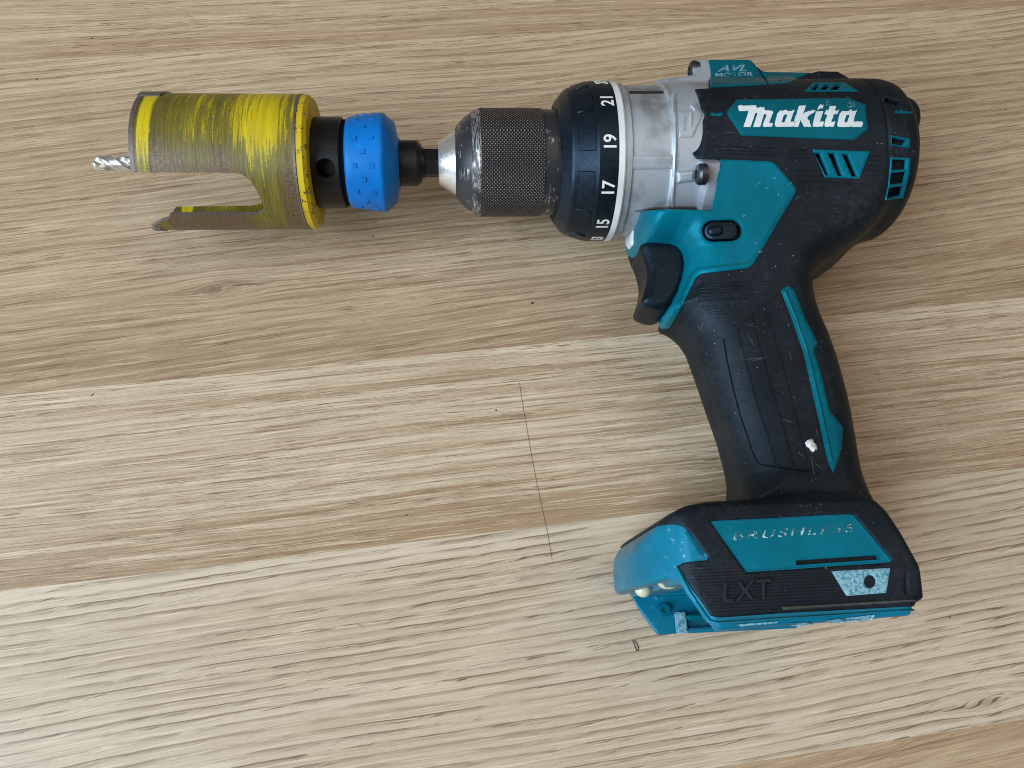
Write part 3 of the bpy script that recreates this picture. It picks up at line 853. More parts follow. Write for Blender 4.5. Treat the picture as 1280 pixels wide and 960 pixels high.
# grip: moulded pads with grooves between, teal inlay, ribbed thumb patch
L0 = [(905, 424), (909, 450), (918, 490), (926, 520), (944, 572), (949, 580)]
L1 = [(921.5, 409), (927, 432), (935, 462), (947, 505), (960, 545), (971, 583)]
L2 = [(939, 394.5), (946, 422), (955, 452), (966, 490), (978, 530), (992.5, 585)]
L3 = [(955, 380.5), (965, 412), (975, 443), (985, 482), (995, 520), (1009, 578)]
L4 = [(976, 366), (985, 397), (1000, 440), (1013, 495), (1022, 530), (1033, 578)]
lines = [L0, L1, L2, L3, L4]
for i in range(4):
    a = [(x + 0.75, y) for x, y in lines[i]]; b = [(x - 0.75, y) for x, y in lines[i + 1]]
    patch('grip_pad', [a + b[::-1]], M_BLACK, drill, G, h=0.30, bev=0.35, rnd=2.0, sink=0.5)
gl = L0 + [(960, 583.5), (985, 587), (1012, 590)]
patch('groove_shade_strip', [[(x - 1.3, y) for x, y in gl] + [(x + 0.9, y - (1.6 if x > 950 else 0)) for x, y in gl[::-1]]], M_HOLE, drill, G, h=0.05, bev=0, rnd=0.5, sink=0.3)  # near-black strip, slightly raised, painting the shade of a groove
inlay = patch('grip_inlay', [[(975.5, 363), (985, 357), (993, 363), (1006, 398), (1022, 429), (1017, 437), (1026, 468), (1037, 514), (1053, 534), (1052, 560), (1041.5, 592), (1034, 575), (1020, 510), (1004, 440), (988, 394)]], M_TEALD, drill, G, h=0.5, bev=1.6, rnd=1.5)
patch('inlay_ridge', [[(977, 364), (983, 362), (997, 400), (1012, 445), (1028, 512), (1040, 570), (1040, 584), (1035, 573), (1021, 508), (1006, 440), (990, 394)]], M_TEALD, inlay, G, h=0.85, bev=2.0, rnd=1.0, sink=0.1)
def clip_rib(poly, y0, y1, slope):
    poly = np.array(poly, float); xs0 = []; xs1 = []
    def cross(yc):
        xs = []
        for i in range(len(poly)):
            a, b = poly[i - 1], poly[i]
            fa, fb = a[1] - (yc + slope * (a[0] - 900)), b[1] - (yc + slope * (b[0] - 900))
            if fa * fb < 0:
                t = fa / (fa - fb); xs.append(a + (b - a) * t)
        xs.sort(key=lambda p: p[0]); return xs
    p, q = cross(y0), cross(y1)
    if len(p) < 2 or len(q) < 2 or p[1][0] - p[0][0] < 5 or q[1][0] - q[0][0] < 5: return None
    return [p[0], p[1], q[1], q[0]]
thumb = [(876, 357), (934, 348), (948, 362), (898, 404), (870, 379)]
for k in range(16):
    r_ = clip_rib(thumb, 346 + k * 3.9, 348.0 + k * 3.9, -0.06)
    if r_ is not None: patch('grip_rib', [r_], M_BLACK, drill, G, h=0.16, bev=0.5, rnd=0.4, sink=0.4)

M_SCR = plastic('pale_scratch', (0.035, 0.042, 0.05), 0.6)
rs = random.Random(11)
def scratch(x0, y0, x1, y1, w, lift):
    n = np.array([-(y1 - y0), x1 - x0]); n = n / np.linalg.norm(n) * w
    mx, my = (x0 + x1) / 2, (y0 + y1) / 2
    patch('scratch', [[(x0, y0), (mx - n[0], my - n[1]), (x1, y1), (mx + n[0], my + n[1])]], M_SCR, drill, G, h=lift, bev=0, rnd=0, sink=-lift + 0.02, step=4)
for q in ((997, 566, 1008, 574), (1012, 572, 1019, 597), (1016, 578, 1030, 590), (1013, 566, 1017, 598), (1019, 533, 1022, 548), (926, 450, 958, 447), (924, 404, 950, 410), (932, 414, 944, 436), (938, 452, 960, 446), (973, 523, 996, 530), (985, 438, 990, 455), (870, 405, 879, 415), (880, 402, 876, 412)):
    scratch(*q, rs.uniform(0.5, 0.9), 0.36 if q[0] > 900 else 0.06)
for k in range(14):
    x = rs.uniform(985, 1075); y = rs.uniform(236, 300); a = rs.uniform(-0.6, 0.6); l = rs.uniform(2, 6)
    scratch(x, y, x + l * math.cos(a), y + l * math.sin(a), 0.5, 0.06)
for k in range(10):
    x = rs.uniform(915, 985); y = rs.uniform(208, 320); a = rs.uniform(-1.4, 1.4); l = rs.uniform(2, 7)
    if x > 950 and y > 280: continue
    n_ = 'scuff'
    patch('scuff', [[(x, y), (x + l * math.cos(a) + 0.5, y + l * math.sin(a)), (x + l * math.cos(a), y + l * math.sin(a) + 0.7), (x - 0.4, y + 0.7)]], M_SKY, side_plate, G, h=0.6, bev=0, rnd=0, sink=-0.5)

# --- trigger
GT = Grid((56, 92, -13), (94, 144, 13), 0.4)
tp = XY([(793, 320), (799, 334), (803, 350), (803, 362), (798, 380), (795, 387), (799, 393), (824, 400), (842, 378), (852, 350), (849, 326), (838, 316), (800, 314)])
dt = extrude(GT.poly(chaikin(tp, 2)), np.abs(GT.Z), 8.8, 3.0)
GT.base = GT.d = dt.astype(np.float32)
trig = GT.mesh('trigger', M_BLACKP, drill)
tag(trig, 'concave black trigger')

# --- cast gear case
GG = Grid((52, 130, -31), (102, 203, 31), 0.45)
x_c = axs(785, 26.4); x_f = axs(842, 27)
gear = GG.lathe([(x_c - 6, 0), (x_c - 6, 26.3), (x_f - 0.6, 26.6), (x_f, 27.2), (x_f + 0.8, 27.3), (x_f + 1.2, 26.9), (x_f + 12, 27.6), (x_f + 24, 27.6), (x_f + 24, 0)])
ear = extrude(GG.poly([(x_f + 0.5, 178), (x_f + 0.5, 190.5), (83, 192.0), (89.2, 193), (90.0, 198.8), (91.5, 199.6), (95.6, 200.3), (98, 186)]), np.abs(GG.Z), 13.3, 1.0)
dg_ = smin(gear, ear, 1.5)
GG.base = GG.d = dg_.astype(np.float32)
gearcase = GG.mesh('gear_case', M_CAST, drill)
tag(gearcase, 'grey cast aluminium gear case')
patch('case_rib', [[(786, 195), (840, 193.5), (840.5, 211), (787, 212)]], M_CAST, gearcase, GG, h=0.45, bev=1.2, rnd=1.0)
patch('slot_shade_strip', [[(786, 113.5), (829, 113.5), (830, 117), (787, 117.5)]], M_SCREW, gearcase, GG, h=0.08, bev=0.5, rnd=0.5)  # dark strip on the surface, painted for the shade inside a slot
patch('case_flange', [[(839, 118), (844.5, 117), (845.5, 180), (842, 259), (838.5, 259), (841, 180)]], M_CASTL, gearcase, GG, h=0.55, bev=1.2, rnd=1.2)
patch('case_pocket', [[(848, 140), (861, 138), (869, 128), (878, 144), (866, 172), (848, 172)]], M_CAST, gearcase, GG, h=0.5, bev=1.6, rnd=1.5)
patch('case_rib', [[(852, 146), (856, 146), (856, 164), (852, 164)]], M_CAST, gearcase, GG, h=0.9, bev=1.0, rnd=0.8)
patch('case_rib', [[(861.5, 142), (864.5, 142), (864.5, 160), (861.5, 160)]], M_CASTL, gearcase, GG, h=1.0, bev=1.0, rnd=0.8)
patch('case_rib', [[(862, 133.5), (864.5, 132), (870, 139), (868, 140.5)]], M_CASTL, gearcase, GG, h=0.9, bev=0.8, rnd=0.6)
patch('case_rib', [[(845, 214), (868, 212.5), (867, 226), (845, 229)]], M_CAST, gearcase, GG, h=1.3, bev=3.0, rnd=2.0)
boss = patch('screw_boss', [[(873, 200.5), (899, 200.5), (899, 214), (895, 235), (888.5, 261), (870, 260), (874, 240), (879, 225), (879, 214), (872, 206)]], M_CAST, gearcase, GG, h=3.6, bev=4.0, rnd=3.0)
patch('case_lip', [[(792, 264), (812, 259.5), (840, 257.5), (868, 258), (888, 261), (888, 263.5), (840, 261), (800, 264)]], M_DUSTY, gearcase, GG, h=0.5, bev=0.6, rnd=0.8)

def screw(px, py, z, Rr_):
    c = un(px, py, ZA + z)
    s = lathe('screw', [(c[0] + 2.2, 0), (c[0] + 2.2, Rr_ * 0.98), (c[0] + 0.2, Rr_), (c[0] - 0.6, Rr_ * 0.86), (c[0] - 0.9, Rr_ * 0.6), (c[0] - 0.9, Rr_ * 0.42), (c[0] + 0.4, Rr_ * 0.36), (c[0] + 0.4, 0)], M_SCREW, gearcase, seg=28, y=c[1], z=c[2])
    return s
screw(873.5, 218, 24.5, 3.5)
screw(864.5, 88.5, 10.0, 3.6)

# --- clutch ring with numbers
Rc = rad(770, 103, 303)
xa = axs(701, 20); xb = axs(783, Rc)
ring = lathe('clutch_ring', [(xa + 1.5, 0), (xa + 1.5, 17), (xa + 0.3, 19.5), (xa, 20.5), (xa + 0.4, 21.3), (xa + 3.2, 24.8), (xa + 4.0, 25.3), (xb - 9.5, Rc - 0.35), (xb - 8.8, Rc - 0.05), (xb - 2.4, Rc), (xb - 2.4, Rc - 3), (xb - 2.4, 0)], M_BLACKP, drill, seg=160, ang=12)
tag(ring, 'black torque adjusting ring with white numbers')
lathe('white_band', [(xb - 2.38, Rc - 2.5), (xb - 2.38, Rc + 0.05), (xb - 0.5, Rc + 0.1), (xb, Rc - 0.2), (xb, Rc - 3.5)], M_WHITE, ring, seg=160)
lathe('pointer_collar', [(xb + 0.02, Rc - 4), (xb + 0.02, Rc - 0.6), (xb + 2.2, Rc - 0.7), (xb + 2.5, Rc - 1.0), (xb + 2.5, Rc - 4)], M_CAST, gearcase, seg=128)
# grip blocks round the ring
for k in range(12):
    a0 = math.radians(k * 30 + 8); V = []; 
    nA_, nX_ = 7, 4; fA = [0, .05, .1, .36, .64, .9, .95, 1]; fX = [0, .05, .5, .95, 1]
    x0_, x1_ = xa + 5.0, xb - 10.0
    for i in range(nX_ + 1):
        for j in range(nA_ + 1):
            edge = (i in (0, nX_)) or (j in (0, nA_))
            x = x0_ + (x1_ - x0_) * fX[i]; a = a0 + math.radians(17) * fA[j] + VIEW
            r = 25.3 + (Rc - 0.35 - 25.3) * (x - (xa + 4)) / (xb - 9.5 - xa - 4) + (-0.3 if edge else 0.42)
            if not edge:
                pass
            V.append((x, YA + r * math.sin(a), ZA + r * math.cos(a)))
    fs = [(i * (nA_ + 1) + j, i * (nA_ + 1) + j + 1, (i + 1) * (nA_ + 1) + j + 1, (i + 1) * (nA_ + 1) + j) for i in range(nX_) for j in range(nA_)]
    sharp(new_obj('grip_block', V, [f[::-1] for f in fs], M_BLACKP, ring), 50)
# numbers read along the ring, their feet towards the white band
for s_, yc in (('23', 94), ('21', 131.5), ('19', 178), ('17', 231), ('15', 276.5), ('13', 303)):
    ph = math.asin(max(-1, min(1, (203.5 - yc) / 101.0)))
    if s_ == '23': ph = math.radians(75)
    if s_ == '13': ph = math.radians(-70)
    V, T = text_tris(s_, 0, 0.014, 0.95)
    V, T = split_tris(V * 4.35, T, 0.8)
    V[:, 0] -= V[:, 0].max() / 2
    ang = VIEW + ph + V[:, 0] * 0.95 / Rc
    Xc = xb - 3.3 - V[:, 1]
    nr = np.stack([np.zeros(len(V)), np.sin(ang), np.cos(ang)], 1)
    rl = np.where(Xc > xb - 8.8, Rc, Rc - 0.05)
    P = np.stack([Xc, np.full(len(V), YA), np.full(len(V), ZA)], 1) + nr * rl[:, None]
    solid_text('number', P, nr, T, 0.07, 0.2, M_NUM, ring)

# --- chuck
Rk = rad(640, 136.8, 272.6)
xk0 = axs(602, Rk); xk1 = axs(682, Rk)
chuck = lathe('chuck', [(xk0, 0), (xk0, Rk - 0.2), (xk0 + 0.2, Rk), (xk1, Rk), (xk1, 0)], M_KNURL, drill, seg=160, ang=40)
tag(chuck, 'keyless chuck with knurled black sleeve')
lathe('rear_sleeve', [(xk1 + 0.02, 0), (xk1 + 0.02, Rk - 0.35), (xa + 3, Rk - 0.5), (xa + 3, 0)], M_CHUCK, chuck, seg=128)
xn0 = axs(548, 8); xn1 = axs(568, 11.5)
Rn0 = rad(548, 176, 232); Rn1 = rad(569, 166.5, 247.5); Rb = rad(581, 149, 261)
lathe('front_sleeve', [(xn1 + 0.4, 0), (xn1 + 0.4, Rn1 + 0.6), (xn1 + 0.9, Rn1 + 1.4), (axs(581, Rb), Rb), (axs(590.5, Rk - 1.6), Rk - 1.7)], M_CHUCK, chuck, seg=128, ang=50)
lathe('scraped_edge', [(axs(590.5, Rk - 1.6), Rk - 1.7), (axs(591.5, Rk - 1.4), Rk - 1.45), (axs(596, Rk - 0.8), Rk - 0.75), (axs(601, Rk), Rk - 0.15), (xk0 + 0.1, Rk - 0.2)], M_EDGE, chuck, seg=128, ang=50)
lathe('nose', [(xn0 + 8, 5.6), (xn0 + 0.1, 5.4), (xn0, Rn0 - 0.4), (xn0 + 0.4, Rn0), (xn1 + 0.4, Rn1), (xn1 + 2.0, Rn1)], M_STEEL, chuck, seg=128)

# --- foot: teal sled inside, black rubber over it
F = Grid((43, -3.5, -37), (130, 44, 37), 0.45)
Zf = np.abs(F.Z)
foot_poly = rounded(np.array([(74.8, 35.2), (68, 35.0), (62.5, 34.0), (57.5, 31.9), (53.2, 28.8), (49.8, 25.2), (47.9, 21.5), (47.3, 13.4), (54, 13.4), (56.5, 14.6), (65.8, 0.6), (118.5, 2.2), (120.2, 6.0), (122.6, 6.6), (123.4, 15), (120.2, 24), (117.2, 30.5), (112.5, 37)]), 1.2)
fb = extrude(F.poly(foot_poly), Zf, 34.0, 2.6)
front = (47.4 + 13.5 * (Zf / 34.0) ** 2.6 - F.X) * 0.8
fb = smax(fb, front.astype(np.float32), 2.0)
# shoulders fall away above the panel
sh = (Zf - np.interp(F.y, [26, 33, 44], [35.5, 33.0, 20.0])[None, :, None].astype(np.float32)) * 0.8
fb = smax(fb, sh, 2.0)
cav = np.maximum(np.maximum(F.Y - 13.4, F.X - 117), Zf - 29.8) + 0 * fb
cav2 = np.maximum(np.maximum(F.Y - 17.5, np.abs(F.X - 92) - 26), Zf - 24) + 0 * fb
F.base = fb.astype(np.float32).copy()
black_px = [(740, 690, 5), (777, 677.5, 5), (795, 666.5, 14), (818, 658, 24), (846, 655, 32), (854, 657.5, 33), (866, 668, 34), (886.5, 696.6, 34), (884, 700, 34), (856, 702.5, 34), (851, 707, 34), (866, 735.5, 34), (890, 770, 34), (900, 772, 34), (980, 766.5, 34), (1150, 757.5, 34), (1260, 750, 34), (1260, 520, 34), (740, 520, 34)]
bp = F.poly(XY(black_px))
tealcore = np.maximum(np.maximum(fb + 0.5, -cav), -cav2)
blk = np.maximum(np.maximum(np.maximum(fb, bp + 0 * fb), -(fb + 2.2)), -cav)
F.d = blk.astype(np.float32).copy()
insert_px = [(1039, 714), (1112.6, 710), (1107.6, 741), (1058, 745)]
panel_px = [(887.8, 651.5), (1060, 642.5), (1068, 644), (1075, 652), (1114.5, 700), (1113, 703), (932, 715.5)]
slot_px = [(995, 700.5), (1098, 693.8), (1098, 699.5), (995, 706.6)]
F.d = F.d.copy()
F.carve_px([(1130.5, 716), (1134, 715.5), (1135.5, 741), (1131, 743)], depth_lo=20, depth=0.42)
F.carve_px(panel_px, depth_lo=15, depth=1.3)
foot = F.mesh('foot_cover', M_BLACK, drill)
tag(foot, 'black rubber battery foot cover')
F.d = tealcore.astype(np.float32).copy()
F.carve_px(slot_px, depth_lo=15, depth=3.2)
hole_px = [(1087 + 7.4 * math.cos(a), 727 + 8.2 * math.sin(a)) for a in np.linspace(0, 2 * math.pi, 20, endpoint=False)]
F.carve_px(hole_px, depth_lo=15, depth=3.5)
sled = F.mesh('battery_sled', M_TEALW, drill)
tag(sled, 'teal battery mount with open front and scuffed hood')
pan = patch('brand_panel', [inset(np.array(panel_px), 1.6 if area2(np.array(panel_px)) > 0 else 1.6), slot_px], M_TEAL, drill, F, h=-0.15, bev=1.0, rnd=1.5, sink=1.2)
text_patch('lettering', 'BRUSHLESS', (916, 675.5), (1069, 664.5), 10.5, M_FAINT, pan, F, h=-0.05, sink=0.3, shear=0.25, bold=0.0, space=1.25)
ins = patch('screw_plate', [insert_px, hole_px], M_SKY, drill, F, h=0.25, bev=1.0, rnd=1.5)
tag(ins, 'chalky light blue insert with a screw hole')
# trim lip of the sled along the diagonal and the lower edge
patch('sled_lip', [[(846, 707), (851, 716), (862, 738), (887, 775), (897, 777.5), (980, 771.5), (1144, 761.5), (1144, 763.5), (980, 774), (897, 780.5), (884, 778), (858, 740), (843, 712)]], M_TEALW, sled, F, h=0.35, bev=0.8, rnd=1.0)
patch('hood_lip', [[(858, 664), (862, 668), (880, 694), (877, 694.5), (860, 671), (855, 666.5)]], M_TEALD, sled, F, h=0.0, bev=0.4, rnd=0.6, sink=0.3)
patch('dust_strip', [[(977, 757.8), (1143, 748.5), (1143, 752), (979, 763)]], M_DUSTY, foot, F, h=0.9, bev=1.4, rnd=1.0)
ribz = [(854, 706), (925, 706), (934, 719), (1034, 714), (1054, 748), (974, 755), (974, 763), (897, 768)]
ribz2 = [(1060, 749), (1108, 745), (1113, 711), (1126, 710), (1128, 745), (1060, 751)]
for k in range(15):
    y0 = 707 + k * 4.1
    r_ = clip_rib([(854, 706), (925, 706), (934, 719), (1034, 714), (1054, 748), (974, 755), (974, 763), (897, 768)], y0, y0 + 2.0, -0.045)
    if r_ is not None: patch('foot_rib', [r_], M_RIBB, foot, F, h=0.2, bev=0.5, rnd=0.3, sink=0.3)
text_patch('lettering', 'LXT', (903, 753), (964, 748), 24, M_RIBB, foot, F, h=1.0, sink=0.2, shear=0.12, bold=0.0, lean=0.0, space=1.15)
# worn bright patches on the sled's lower rail
for l in ([(1030, 777), (1060, 773), (1095, 768.5), (1090, 776), (1045, 782)], [(985, 780), (1010, 779), (1018, 783), (990, 786)], [(920, 781), (975, 777), (970, 780), (925, 784)]):
    patch('scuff', [l], M_SKY, sled, F, h=-0.4, bev=0.4, rnd=1.5, sink=0.2)

# bulbs under the hood
def blob(name, c, r, sc, mat, parent, n=20):
    V = []; Fs = []
    for i in range(n // 2 + 1):
        t = math.pi * i / (n // 2)
        for j in range(n):
            p = 2 * math.pi * j / n
            V.append((c[0] + r * sc[0] * math.sin(t) * math.cos(p), c[1] + r * sc[1] * math.cos(t), c[2] + r * sc[2] * math.sin(t) * math.sin(p)))
    for i in range(n // 2):
        for j in range(n):
            Fs.append((i * n + j, i * n + (j + 1) % n, (i + 1) * n + (j + 1) % n, (i + 1) * n + j))
    o = new_obj(name, V, Fs, mat, parent)
    import bmesh
    bm = bmesh.new(); bm.from_mesh(o.data); bmesh.ops.remove_doubles(bm, verts=bm.verts, dist=1e-7); bmesh.ops.recalc_face_normals(bm, faces=bm.faces); bm.to_mesh(o.data); bm.free()
    return o
b1 = un(803, 741, ZA + 2)
blob('lamp_bulb', (b1[0] + 0.5, 14.3, ZA + 1), 2.5, (1, 1.0, 1), M_CREAM, sled)
b2 = un(830, 728, ZA + 16)
blob('lamp_bulb', (b2[0] + 1.5, 14.9, ZA + 15), 2.4, (1.3, 0.8, 1), M_CREAM, sled)
# terminal block inside the mount and pegs on the far wall
def box(name, lo, hi, mat, parent, bev=0.4):
    import bmesh
    V = [(x, y, z) for z in (lo[2], hi[2]) for y in (lo[1], hi[1]) for x in (lo[0], hi[0])]
    o = new_obj(name, V, [(0, 2, 3, 1), (4, 5, 7, 6), (0, 1, 5, 4), (2, 6, 7, 3), (0, 4, 6, 2), (1, 3, 7, 5)], mat, parent, smooth=False)
    bm = bmesh.new(); bm.from_mesh(o.data)
    bmesh.ops.bevel(bm, geom=bm.edges, offset=bev / 1000, segments=2, affect='EDGES')
    bm.to_mesh(o.data); bm.free()
    return o
box('terminal_block', (80, 4, ZA - 14), (112, 16, ZA + 14), M_TEALD, sled)
box('rail_tab', (72, 1.2, ZA - 29.7), (75.5, 8, ZA - 27.2), M_SKY, sled)
box('rail_bar', (75.6, 1.2, ZA - 29.7), (112, 2.8, ZA - 25.0), M_TEALW, sled)
box('rail_bar', (75.6, 5.2, ZA - 29.7), (112, 7.0, ZA - 25.0), M_TEAL, sled)
pg = un(836, 767, ZA - 28)
lg = lathe('peg', [(0, 0), (0, 2.2), (2.0, 2.0), (2.0, 1.0), (1.2, 0.8), (1.2, 0)], M_TEAL, sled, seg=24, y=0, z=0)
for v in lg.data.vertices:      # turn the peg so that it stands on the far wall
    w = np.array(v.co) + np.array(drill.location)
    q = np.array([68.5 + w[1] * 1000, 9.0 + w[2] * 1000, ZA - 29.8 + w[0] * 1000]) / 1000
    v.co = Vector(q - np.array(drill.location))

# ------------------------------------------------------------------ hole saw in the chuck
saw = empty('hole_saw', (-30, YA, 0))
tag(saw, 'worn yellow hole saw with black arbor and blue collar held in the chuck', 'hole saw')
Rs = rad(290, 117, 287.5)
xr = axs(369, Rs); xl = axs(164, Rs)
def sx(px, phi): return axs(px, Rs, phi)
out = []
def seg_line(p, q, n):
    for k in range(n): out.append((p[0] + (q[0] - p[0]) * k / n, p[1] + (q[1] - p[1]) * k / n))
rng = random.Random(5)
pl = [(-190, xr), (170, xr), (170, xl), (20, xl), (-7, xl + 0.4)]
pl += [(-7.5 + rng.uniform(-.5, .5), xl + (sx(296, -7) - xl) * k / 14) for k in range(1, 14)]
pl += [(-8, sx(296, -8)), (-10, sx(304, -10)), (-14, sx(311, -14)), (-20, sx(316.5, -20)), (-27, sx(320.5, -27)), (-34, sx(324, -34)), (-40, sx(325, -40)), (-44.5, sx(322, -44)), (-47, sx(315, -47)), (-47.5, sx(300, -47)), (-47, sx(205, -47)), (-53, sx(202, -54)), (-56, sx(194, -57)), (-64, sx(185, -66)), (-72, sx(181, -72)), (-90, sx(183, -90)), (-134, sx(200, -100)), (-135, sx(300, -100)), (-140, sx(322, -100)), (-165, sx(325, -100)), (-183, sx(318, -100)), (-190, sx(300, -100))]
k_ = math.radians(1) * Rs
poly_u = dens([(p[0] * k_, p[1]) for p in pl], 1.2)
gx = np.arange(poly_u[:, 0].min() + .7, poly_u[:, 0].max(), 1.6); gy = np.arange(poly_u[:, 1].min() + .7, poly_u[:, 1].max(), 1.6)
GP = np.stack(np.meshgrid(gx, gy), -1).reshape(-1, 2)
GP = GP[poly_sd(poly_u, GP[:, 0], GP[:, 1]) < -0.7]
pts = [Vector((float(a), float(b))) for a, b in np.concatenate([poly_u, GP])]
ed = [(i, (i + 1) % len(poly_u)) for i in range(len(poly_u))]
vv, ee, ff, *_ = delaunay_2d_cdt(pts, ed, [], 0, 1e-4)
V2 = np.array([(v.x, v.y) for v in vv]); T = np.array(ff); T = T[poly_sd(poly_u, *V2[T].mean(1).T) < 0]
ang = VIEW + V2[:, 0] / Rs
def cup_pts(R_): return np.stack([V2[:, 1], YA + R_ * np.sin(ang), ZA + R_ * np.cos(ang)], 1)
n_ = len(V2); VO = np.concatenate([cup_pts(Rs), cup_pts(Rs - 1.3)])
Fs = []; cnt = set()
for t_ in T:
    a, b, c = VO[t_]
    nrm = np.array([0, np.sin(ang[t_[0]]), np.cos(ang[t_[0]])])
    t_ = tuple(int(i) for i in t_)
    if np.dot(np.cross(b - a, c - a), nrm) < 0: t_ = t_[::-1]
    Fs.append(t_); Fs.append(tuple(i + n_ for i in t_[::-1]))
    for i in range(3): cnt.add((t_[i], t_[(i + 1) % 3]))
walls = [(b, a, a + n_, b + n_) for (a, b) in cnt if (b, a) not in cnt]
saw_org = (xr, YA, ZA)
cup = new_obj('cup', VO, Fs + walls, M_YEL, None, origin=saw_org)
cup.data.materials.append(M_BARE)
for i, p in enumerate(cup.data.polygons):
    if i >= len(Fs): p.material_index = 1
cup.parent = saw; cup.location = (np.array(saw_org) - np.array(saw.location) * 1000) / 1000
sharp(cup, 40)
tag(cup, 'scratched yellow steel cup with wide side windows')
lathe('end_plate', [(xr - 3.5, Rs - 2.0), (xr - 3.5, 0), (xr + 3.4, 0), (xr + 3.4, Rs - 1.4), (xr + 2.2, Rs - 0.2), (xr + 0.05, Rs - 0.1), (xr - 0.1, Rs - 1.0), (xr - 3.5, Rs - 2.0)], M_YEL2, saw, seg=96)
lathe('rough_rim', [(xr - 0.9, Rs - 0.5), (xr - 0.7, Rs + 0.12), (xr + 0.1, Rs + 0.15), (xr + 0.5, Rs - 0.25)], M_BARE, saw, seg=96)
# carbide tooth on the rim of the cup
def arc_block(name, x0, x1, r0, r1, p0, p1, mat, parent, n=6):
    V = []; Fs = []
    for j in range(n + 1):
        a = VIEW + math.radians(p0 + (p1 - p0) * j / n)
        for (x, r) in ((x0, r0), (x1, r0), (x1, r1), (x0, r1)):
            V.append((x, YA + r * math.sin(a), ZA + r * math.cos(a)))
    for j in range(n):
        for k in range(4):
            Fs.append((4 * j + k, 4 * j + (k + 1) % 4, 4 * j + 4 + (k + 1) % 4, 4 * j + 4 + k))
    Fs += [(0, 1, 2, 3)[::-1], tuple(4 * n + k for k in range(4))]
    o = new_obj(name, V, Fs, mat, parent)
    import bmesh
    bm = bmesh.new(); bm.from_mesh(o.data); bmesh.ops.recalc_face_normals(bm, faces=bm.faces)
    bm.to_mesh(o.data); bm.free()
    return sharp(o, 30)
arc_block('tooth', xl - 0.8, xl + 6.5, Rs - 2.2, Rs + 0.5, 68, 100, M_TIP, saw)
arc_block('rim_edge', xl - 0.5, xl + 1.0, Rs - 1.9, Rs + 0.08, -6.5, 68, M_BARE, saw, 18)
arc_block('tooth', sx(182, -72) - 0.5, sx(182, -72) + 2.4, Rs - 1.6, Rs + 0.25, -88, -70, M_TIP, saw)
# arbor, collar, shank
Ra = rad(408, 147, 262)
xa0 = xr + 3.3; xa1 = axs(424, Ra)
arb = lathe('arbor', [(xa0, 0), (xa0, Ra - 0.5), (xa0 + 0.5, Ra), (xa1 - 0.4, Ra), (xa1, Ra - 0.5), (xa1, 0)], M_BLACKOX, saw, seg=96)
# set-screw hole: a dark countersunk bore lip on the arbor
def bore(px, py, R_, rr, depth, mat_l, mat_d, parent):
    phi = math.asin((204 - py) / (0.5 * 115)); Xc = axs(px, R_)
    a = VIEW + phi
    nrm = np.array([0, math.sin(a), math.cos(a)]); tx = np.array([1.0, 0, 0]); ty = np.cross(nrm, tx)
    V = []; Fs = []
    prof = [(rr + 0.35, 0.02), (rr + 0.1, 0.10), (rr, 0.0), (rr * 0.96, -depth), (0.01, -depth)]
    n = 36
    for (r, h) in prof:
        for k in range(n):
            t = 2 * math.pi * k / n
            off = tx * (r * math.cos(t)) + ty * (r * math.sin(t))
            s = r * math.sin(t); surf = math.sqrt(max(R_ * R_ - s * s, 0))
            base = surf if h > -0.5 else R_
            V.append(np.array([Xc, YA, ZA]) + tx * (r * math.cos(t)) + ty * s + nrm * (base + h))
    for i in range(len(prof) - 1):
        for k in range(n): Fs.append((i * n + k, i * n + (k + 1) % n, (i + 1) * n + (k + 1) % n, (i + 1) * n + k))
    o = new_obj('screw_hole', V, Fs, mat_l, parent)
    return o, a, Xc
hole, ha, hx = bore(406, 210, Ra, 2.9, 6.0, M_HOLE, M_HOLE, arb)
# cut the matching opening in the arbor wall
cutter = bpy.data.objects.new('bore_cutter', bpy.data.meshes.new('bore_cutter'))
import bmesh
bm = bmesh.new()
nrm = Vector((0, math.sin(ha), math.cos(ha)))
mt = Matrix.Translation((Vector((hx, YA, ZA)) + nrm * Ra) / 1000 - Vector(saw.location)) @ nrm.to_track_quat('Z', 'Y').to_matrix().to_4x4()
bmesh.ops.create_cone(bm, cap_ends=True, segments=36, radius1=2.92 / 1000, radius2=2.92 / 1000, depth=11.5 / 1000, matrix=mt)
bm.to_mesh(cutter.data); bm.free()
col.objects.link(cutter); cutter.location = saw.location
bpy.context.view_layer.update()
mod = arb.modifiers.new('bore', 'BOOLEAN'); mod.object = cutter; mod.operation = 'DIFFERENCE'; mod.solver = 'EXACT'
dgp = bpy.context.evaluated_depsgraph_get(); dgp.update()
nm_ = bpy.data.meshes.new_from_object(arb.evaluated_get(dgp))
arb.modifiers.clear(); arb.data = nm_; sharp(arb, 30)
bpy.data.objects.remove(cutter)

